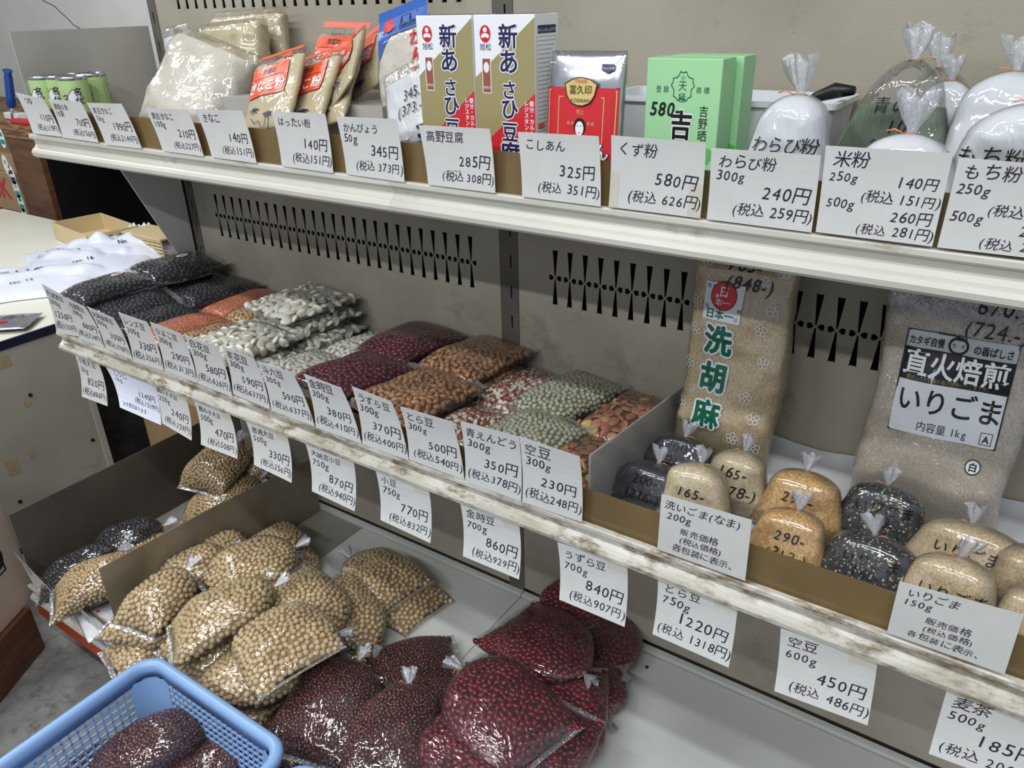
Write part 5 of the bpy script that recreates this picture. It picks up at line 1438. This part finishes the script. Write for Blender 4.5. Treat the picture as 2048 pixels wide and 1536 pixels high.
# ------------------------------------------------------------------ blue baskets
def basket(label, x0, x1, y0, y1, zt, zb):
    t = empty('plastic_basket', ((x0 + x1) / 2, (y0 + y1) / 2, zb)); tag(t, label, 'basket', 'light blue slatted baskets')
    ox, oy = t.location.x, t.location.y
    ins = .030                                   # walls lean in towards the floor
    def ring(e, z, r, n=6):
        return [(p[0] - ox, p[1] - oy, p[2] - zb) for p in ringpts(x0 + e, x1 - e, y0 + e, y1 - e, z, r, n)]
    bm = bmesh.new()
    loft(bm, [ring(.012, zt - .028, .030), ring(.003, zt - .026, .036), ring(-.002, zt - .012, .040), ring(-.002, zt - .004, .040), ring(.002, zt, .038), ring(.010, zt + .001, .032), ring(.015, zt - .004, .030), ring(.0155, zt - .030, .028), ring(.012, zt - .028, .030)], False, False)
    bmesh.ops.remove_doubles(bm, verts=bm.verts, dist=1e-5)
    bm_obj('rim', bm, M['blueplastic'], t, True)
    bm = bmesh.new(); loft(bm, [ring(ins, zb, .03), ring(ins, zb + .004, .03)]); bm_obj('floor_plate', bm, M['blueplastic'], t)
    # walls: lattice of bars with solid corner posts
    bm = bmesh.new()
    H = zt - .026 - zb
    def wall(ax, c0, sgn, lo, hi):
        """ax 'x': wall spans x; c0 coordinate at top, leaning inwards by ins"""
        def P_(u, z, o):
            k = 1 - z / H
            c = c0 + sgn * (.012 + (ins - .012) * k + o)
            a = lo + .012 + .030 + (ins - .012) * k; b = hi - .012 - .030 - (ins - .012) * k
            q = a + (b - a) * u
            return (q - ox, c - oy, z) if ax == 'x' else (c - ox, q - oy, z)
        def bar(u0, u1, z0, z1):
            vs = [bm.verts.new(P_(u, z, o)) for o in (0, .0024) for (u, z) in ((u0, z0), (u1, z0), (u1, z1), (u0, z1))]
            for f in ((0, 1, 2, 3), (7, 6, 5, 4), (0, 4, 5, 1), (1, 5, 6, 2), (2, 6, 7, 3), (3, 7, 4, 0)): bm.faces.new([vs[i] for i in f])
        Lw = hi - lo; nb = int(Lw / .0165); nr = int(H / .0125)
        for i in range(nb + 1):
            u = i / nb; bar(max(0, u - .0022 / Lw), min(1, u + .0022 / Lw), 0, H)
        for j in range(nr + 1):
            z = H * j / nr; bar(0, 1, max(0, z - .0016), min(H, z + .0016))
        bar(0, 1, H * .0, .012)
    wall('x', y1, -1, x0, x1); wall('x', y0, 1, x0, x1); wall('y', x0, 1, y0, y1); wall('y', x1, -1, y0, y1)
    o = bm_obj('lattice_wall', bm, M['blueplastic'], t)
    for (cx, cy, sx, sy) in ((x0, y0, 1, 1), (x1, y0, -1, 1), (x0, y1, 1, -1), (x1, y1, -1, -1)):
        bm = bmesh.new(); n = 6; rows = []
        for z, e in ((0, ins), (H, .012)):
            r_ = .042
            row = []
            for k in range(n + 1):
                a = math.pi / 2 * k / n
                row.append((cx + sx * (e + r_ - r_ * math.sin(a)) - ox, cy + sy * (e + r_ - r_ * math.cos(a)) - oy, z))
            rows.append(row)
        vs = []
        for dd in (0, .0026):
            for r0 in rows:
                vs.append([bm.verts.new((p[0] + sx * dd, p[1] + sy * dd, p[2])) for p in r0])
        for k in range(n):
            bm.faces.new((vs[0][k], vs[0][k + 1], vs[1][k + 1], vs[1][k])); bm.faces.new((vs[2][k], vs[3][k], vs[3][k + 1], vs[2][k + 1]))
        bm_obj('corner_post', bm, M['blueplastic'], t, True)
    return t
basket('light blue plastic basket holding bags of small red beans, in front of the rack', .530, .884, -1.02, -.612, .150, -.058)
basket('second light blue plastic basket, only its rim corner in view at the bottom', .905, 1.24, -1.02, -.618, .150, -.058)
one('low_platform', box('low_platform', .50, 1.26, -1.03, -.63, FZ + .001, -.0585, M['wood'], None, .003), 'low dark wooden platform under the light blue baskets', 'platform')
BG = 'tied bags of small red beans in the basket'
for (lb, c, hd, L, Wd, T, pi) in (
    ('glossy bag of small red beans on top in the basket', (0.621,-0.703,0.09), 60, .190, .120, .070, 10),
    ('bag of small red beans at the back of the basket', (0.632,-0.64,0.055), -60, .150, .110, .055, 0),
    ('bag of small red beans at the right in the basket', (0.715,-0.652,0.055), 100, .160, .120, .060, 0),
    ('bag of small red beans at the left in the basket', (0.56,-0.75,0.05), 80, .160, .120, .060, 0),
    ('bag of small red beans nearest the viewer in the basket', (0.683,-0.708,0.06), 20, .170, .120, .060, 0),
    ('bag of small red beans under the others at the back', (0.592,-0.659,0.005), 0, .200, .150, .06, 0),
    ('bag of small red beans under the others at the front', (0.626,-0.706,0.005), 0, .200, .150, .06, 0)):
    tb(lb, 'azuki', c, hd, L, Wd, T, pitch=pi, group=BG, clamp=False)

# ------------------------------------------------------------------ surroundings
fl = mesh_obj('floor', [(-3.5, -3.5, FZ), (3.5, -3.5, FZ), (3.5, 1.2, FZ), (-3.5, 1.2, FZ)], [(0, 1, 2, 3)], M['floor']); fl['kind'] = 'structure'
wb = box('wall_back', -3.5, 3.5, 1.05, 1.10, FZ, 2.7, M['wall']); wb['kind'] = 'structure'
wl = box('wall_left', -3.54, -3.5, -3.5, 1.10, FZ, 2.7, M['wall']); wl['kind'] = 'structure'
cl = box('ceiling', -3.5, 3.5, -3.5, 1.10, 2.7, 2.74, M['wall']); cl['kind'] = 'structure'
bm = bmesh.new()
ck = [(-2.426,1.049,1.194), (-2.4,1.049,1.185), (-2.347,1.049,1.17), (-2.329,1.049,1.163), (-2.308,1.049,1.147), (-2.268,1.049,1.125), (-2.242,1.049,1.109), (-2.215,1.049,1.088), (-2.189,1.049,1.081), (-2.168,1.049,1.073)]
tube_bm(bm, ck, .0016, 4)
o = bm_obj('wall_crack', bm, M['dark']); o.parent = wb
# wooden bench far left
bt = Vector((-1.911,0.48,0.746)); bb = Vector((-1.67,0.48,0.695)); l0 = Vector((-1.903,0.48,0.643)); l1 = Vector((-1.682,0.48,0.66))
bn = empty('work_bench', (-1.5, .8, FZ)); tag(bn, 'dark wooden bench in the left background with round stickers down its front leg', 'bench')
def bpart(name, *a, m=None, bev=.002):
    o = box(name, *a, m, None, bev); o.data.transform(Matrix.Translation((1.5, -.8, -FZ))); o.parent = bn; return o
bpart('bench_top', -3.2, -.12, .48, 1.045, bb.z, bt.z, m=M['woodtop'])
bpart('leg', l0.x, l1.x, .484, .510, FZ, bb.z, m=M['wood'])
bpart('leg', -.90, -.84, .70, .75, FZ, bb.z, m=M['wood'])
bpart('shade_backdrop', -3.2, -.12, 1.02, 1.045, FZ, bb.z, m=M['dark'])  # added near-black sheet: the shade under the bench as colour
bpart('shade_end_sheet', -.14, -.12, .50, 1.02, FZ, bb.z, m=M['dark'])  # near-black sheet closing the right end, keeps the bench cavity dark
for i, (p, c2) in enumerate((((-1.932,0.479,0.691), 'teal'), ((-1.965,0.479,0.579), 'white'), ((-1.939,0.479,0.54), 'navyp'), ((-1.937,0.479,0.483), 'teal'), ((-1.933,0.479,0.427), 'teal'), ((-1.933,0.479,0.363), 'navyp'), ((-1.918,0.479,0.283), 'teal'))):
    A = Art(); A.disc(0, 0, .024, M['white'], 1, ry=.042); A.poly([(-.018, -.026), (.018, -.026), (.018, -.008), (-.018, -.008)], M[c2], 2)
    A.poly([(-.012, .004), (.012, .004), (.012, .020), (-.012, .020)], M['grey' if i % 2 else c2], 2)
    A.build('sticker', bn, lambda u, v, off, p=p: (p[0] + u + 1.5, p[1] - off - .8, p[2] + v - FZ), .0004)
b1 = Vector((-1.897,0.56,0.941)); b0 = Vector((-1.969,0.56,0.762)); b0.z = bt.z + .001
t = empty('screwdriver', b0); tag(t, 'screwdriver with a blue handle standing upright behind the bench edge', 'screwdriver')
ax = (b1 - b0).normalized(); L_ = (b1 - b0).length
bm = bmesh.new(); tube_bm(bm, [Vector((0, 0, 0)), ax * L_ * .28], .007, 8); bm_obj('shaft', bm, M['chrome'], t, True)
bm = bmesh.new(); tube_bm(bm, [ax * L_ * k for k in (.26, .29, .5, .85, .93, .99, 1.0)], [.012, .018, .017, .016, .013, .019, .015], 12); bm_obj('handle', bm, M['screwblue'], t, True)
p = Vector((-1.83,0.52,0.767)); p2 = Vector((-2,0.58,0.766))
one('cutter', box('cutter', p.x - .04, p.x + .10, .50, .54, bt.z + .001, bt.z + .018, M['redp'], None, .004), 'small red cutter lying on the bench edge', 'cutter')
one('eraser', box('eraser', p2.x - .04, p2.x + .07, .56, .60, bt.z + .001, bt.z + .028, M['white'], None, .004), 'small white block beside the red cutter', 'block')

def carton(label, x0, x1, y0, y1, z0, z1, m, art=None, side='front', tape=True, group='cardboard cartons', rz=0.0):
    t = empty('carton', ((x0 + x1) / 2, (y0 + y1) / 2, z0)); tag(t, label, 'carton', group)
    t.rotation_euler = (0, 0, math.radians(rz))
    cx, cy = (x0 + x1) / 2, (y0 + y1) / 2
    box('carton_body', x0 - cx, x1 - cx, y0 - cy, y1 - cy, 0, z1 - z0, m, t, .003)
    if tape: box('packing_tape', x0 - cx - .0006, x1 - cx + .0006, -.025, .025, (z1 - z0) - .05, z1 - z0 + .0008, M['tape'], t)
    if art:
        A = Art(); art(A)
        if side == 'front': A.build('print', t, lambda u, v, off: (u, y0 - cy - .0004 - off, v))
        else: A.build('print', t, lambda u, v, off: (x1 - cx + .0004 + off, u, v))
CT = .420                      # counter top height
s1 = Vector((-1.97,0.52,0.36)); s2 = Vector((-2.089,0.52,0.53)); s3 = Vector((-2.028,0.52,0.628))
def art_sk(a):
    r = (s1.x - .005) - (s1.x - .30)
    a.text('自然食品', .020, s2.z - CT - .17 - .045, .105, M['brownprint'], 1, fat=.01); a.text('SK', .012, .055, .125, M['redp'], 1, fat=.03)
one('crate', box('crate', s1.x - .62, s1.x - .01, .53, .60, FZ + .001, CT - .06, M['wood'], None, .003), 'dark wooden crate under the bench carrying the printed carton', 'crate')
carton('kraft carton under the bench printed with brown characters and large red letters', s1.x - .56, s1.x - .004, .52, .60, CT - .058, s2.z, M['card_brown'], art_sk)
carton('kraft carton stacked on the printed one under the bench', s1.x - .60, s1.x - .03, .53, .60, s2.z + .001, min(s3.z + .06, bb.z - .01), M['card_brown'])
carton('dark kraft carton on the floor between the counter and the rack', -.385, -.050, -.05, .33, FZ + .001, .20, M['card_brown'])
carton('second kraft carton stacked behind the left rack end', -.375, -.055, .03, .33, .202, .395, M['card_brown'])
# pale carton on a wooden crate, turned a little
q0 = Vector((-0.058,-0.559,-0.04)); q0.x = min(q0.x, -.048)
dr = Vector((.50, -.866, 0)); nl = Vector((-.866, -.50, 0))
def turned(name, corner, ln, dp, z0, z1, m, label, cat, art=None):
    c = corner + dr * ln / 2 + nl * dp / 2
    t = empty(name, (c.x, c.y, z0)); t.rotation_euler = (0, 0, math.radians(30)); tag(t, label, cat)
    box(name + '_body', -dp / 2, dp / 2, -ln / 2, ln / 2, 0, z1 - z0, m, t, .003)
    if art:
        A = Art(); art(A); A.build('print', t, lambda u, v, off: (dp / 2 + .0004 + off, u, v))
    return t
def art_box10(a):
    a.frame(-.06, .115, .115, .195, .004, M['black'], 1); a.text('10', .030, .125, .085, M['black'], 1, fat=.01)
turned('carton', q0, .34, .25, -.039, .290, M['pinkbox'], 'pale pinkish carton at the left edge printed with a framed 10', 'carton', art_box10)
turned('wooden_crate', q0 + Vector((.030, -.03, 0)), .36, .27, FZ + .001, -.040, M['wood'], 'dark brown wooden crate under the pale carton at the left edge', 'crate')

# counter left of the rack
CX = -.420
tc_ = empty('counter', (-.9, -.3, FZ)); tag(tc_, 'low counter with a cream top, dark blue edge and grey scuffed side', 'counter')
def cpart(name, *a, m=None, bev=.001):
    o = box(name, *a, m, None, bev); o.data.transform(Matrix.Translation((.9, .3, -FZ))); o.parent = tc_; return o
e0 = Vector((-0.42,-0.151,0.161))
cpart('side_panel', CX - .014, CX, -.95, e0.y, FZ + .02, CT - .025, m=M['cabinet'])
cpart('side_panel', -1.90, -1.886, -.95, e0.y, FZ + .02, CT - .025, m=M['cabinet'])
cpart('corner_strip', CX - .016, CX + .003, e0.y - .016, e0.y + .002, FZ + .02, CT - .025, m=M['grey'])
cpart('back_panel', -1.886, CX - .016, e0.y - .012, e0.y, FZ + .02, CT - .025, m=M['cabinet'])
cpart('edge_band', -1.92, CX + .004, -.97, .40, CT - .024, CT - .002, m=M['navy'])
cpart('counter_top', -1.918, CX + .002, -.968, .398, CT - .002, CT, m=M['formica'], bev=.0005)
cpart('leg', CX - .06, CX - .02, .34, .38, FZ, CT - .024, m=M['wood']); cpart('leg', -1.88, -1.84, .34, .38, FZ, CT - .024, m=M['wood'])
for p in ((-0.419,-0.303,0.259), (-0.419,-0.187,0.067), (-0.419,-0.408,-0.01)):
    bm = bmesh.new(); bmesh.ops.create_cone(bm, cap_ends=True, segments=10, radius1=.005, radius2=.005, depth=.003, matrix=Matrix.Translation(Vector(p) + Vector((.9, .3, -FZ))) @ Matrix.Rotation(math.pi / 2, 4, 'Y'))
    bm_obj('screw', bm, M['dark'], tc_)
for (p, w_, h_) in (((-0.42,-0.336,0.364), .03, .03), ((-0.42,-0.315,0.241), .016, .02), ((-0.42,-0.397,0.09), .03, .045), ((-0.42,-0.344,0.107), .012, .04)):
    box('tape_scrap', p[0] + .9, p[0] + .9006, p[1] + .3 - w_ / 2, p[1] + .3 + w_ / 2, p[2] - FZ - h_ / 2, p[2] - FZ + h_ / 2, M['scrap'], tc_)

# crumpled white carrier bags with blue lettering
def heap(label, C, sx, sy, h, rz, text, seed, group='folded white carrier bags'):
    rs = np.random.RandomState(seed); n, m_ = 44, 36
    def zf(u, v):
        e = max(0, (1 - abs(2 * u - 1) ** 3)) * max(0, (1 - abs(2 * v - 1) ** 3))
        q = sum(math.sin(u * a + v * b + c) for a, b, c in K_) / len(K_)
        return h * e ** .5 * (.70 + .45 * abs(q) + .35 * q) + .001
    K_ = [(rs.uniform(-22, 22), rs.uniform(-22, 22), rs.uniform(0, 6)) for _ in range(9)]
    V = []; F = []
    for j in range(m_ + 1):
        for i in range(n + 1):
            u, v = i / n, j / m_
            wob = .05 * math.sin(v * 9 + seed) + .04 * math.sin(u * 11 + seed * 2)
            V.append(((u - .5) * sx * (1 + wob), (v - .5) * sy * (1 + wob), zf(u, v)))
    K = len(V); V += [(x, y, .0003) for x, y, z in V]
    for j in range(m_):
        for i in range(n):
            a = j * (n + 1) + i; F.append((a, a + 1, a + n + 2, a + n + 1)); F.append((K + a, K + a + n + 1, K + a + n + 2, K + a + 1))
    ed = [i for i in range(n + 1)] + [(n + 1) * j + n for j in range(1, m_ + 1)] + [(n + 1) * m_ + i for i in range(n - 1, -1, -1)] + [(n + 1) * j for j in range(m_ - 1, 0, -1)]
    for a, b in zip(ed, ed[1:] + ed[:1]): F.append((a, K + a, K + b, b))
    o = mesh_obj('carrier_bag', V, F, M['carrier'], None, True)
    o.location = C; o.rotation_euler = (0, 0, math.radians(rz)); tag(o, label, 'plastic bag', group)
    A = Art()
    for (t_, u, v, hh, ro) in text: A.text(t_, u, v, hh, M['bluep'] if False else M['navyp'], 1, fat=.015, rot=ro)
    if text:
        def fn(u, v, off):
            return (u, v, zf(min(max(u / sx + .5, 0), 1), min(max(v / sy + .5, 0), 1)) + .003)
        A.build('print', o, fn)
M['carrier'] = mat('carrier_bag_plastic', (224, 226, 240), (230, 232, 244), rough=0.28, scale=6, bump=1.0, bscale=22)
heap('crumpled white carrier bag with blue lettering at the front of the counter', (-0.822,-0.073,0.422), .42, .34, .034, 60, [('いこいの店', -.12, .02, .05, 0), ('No. 12', -.02, -.08, .02, .2)], 3)
heap('folded white carrier bag in a clear sleeve behind the first', (-0.839,0.13,0.422), .38, .42, .042, 55, [('ハイパーパック', -.14, .05, .045, 0), ('No. 16', -.02, -.08, .02, .2)], 5)
heap('folded white carrier bag farthest back near the tray box', (-0.877,0.264,0.422), .32, .30, .060, 50, [('のパー', -.05, .04, .045, 0), ('No.', .02, -.06, .02, .2)], 9)
def art_pk(a):
    a.text('おかき', 0, .01, .022, M['navyp'], 1, align='c'); a.poly([(-.03, -.02), (.0, -.02), (.0, -.005), (-.03, -.005)], M['redp'], 1)
packet('small silver packet with red and dark print at the counter edge', 'packet', None, M['silver'], (-0.461,-0.306,0.432), (-0.534,-0.22,0.432), .12, .014, art_pk, name='silver_packet', up=(0, 0, 1), fill=1.0, mode='pouch')
# open tray box
t = empty('tray_box', (-1.072,0.313,0.422)); t.rotation_euler = (0, 0, math.radians(-8)); tag(t, 'open shallow kraft box at the back of the counter', 'box')
w_, d_, h_, k_ = .30, .17, .06, .003
box('box_floor', -w_ / 2, w_ / 2, -d_ / 2, d_ / 2, 0, k_, M['kraft_light'], t)
for (a, b, c, d) in ((-w_ / 2, w_ / 2, -d_ / 2, -d_ / 2 + k_), (-w_ / 2, w_ / 2, d_ / 2 - k_, d_ / 2), (-w_ / 2, -w_ / 2 + k_, -d_ / 2, d_ / 2), (w_ / 2 - k_, w_ / 2, -d_ / 2, d_ / 2)):
    box('box_wall', a, b, c, d, k_, h_, M['kraft_light'], t)
# small tan basket and items by the rack end
t = empty('tan_basket', (-0.765,0.295,0.422)); tag(t, 'small tan slatted plastic basket behind the black bean packets', 'basket')
for k in range(5): box('slat', -.10, .10, -.0012, .0012, .008 + k * .011, .015 + k * .011, M['kraft_light'], t)
for k in range(9): box('rib', -.10 + k * .025 - .002, -.10 + k * .025 + .002, .0012, .003, .0, .06, M['kraft_light'], t)
box('rim', -.104, .104, -.004, .10, .060, .066, M['kraft_light'], t, .001); box('floor_plate', -.10, .10, .003, .10, 0, .003, M['kraft_light'], t)
heap('small white plastic bundle beside the tan basket', (-0.749,0.369,0.422), .12, .10, .05, 0, [], 12, None)
heap('small shiny clear bundle behind the tray box', (-0.956,0.406,0.422), .10, .09, .06, 0, [], 14, None)
# dark spare beans spilled on the deck
for i, p in enumerate(((1.21,-0.054,0), (1.221,-0.257,0))):
    bm = bmesh.new(); bmesh.ops.create_icosphere(bm, subdivisions=2, radius=.003)
    o = bm_obj('stray_bean', bm, M['black'], None, True); o.location = Vector(p) + Vector((0, 0, .0025)); tag(o, ('loose dark bean on the deck right of the kidney bean bags', 'loose dark bean lower on the deck')[i], 'bean')
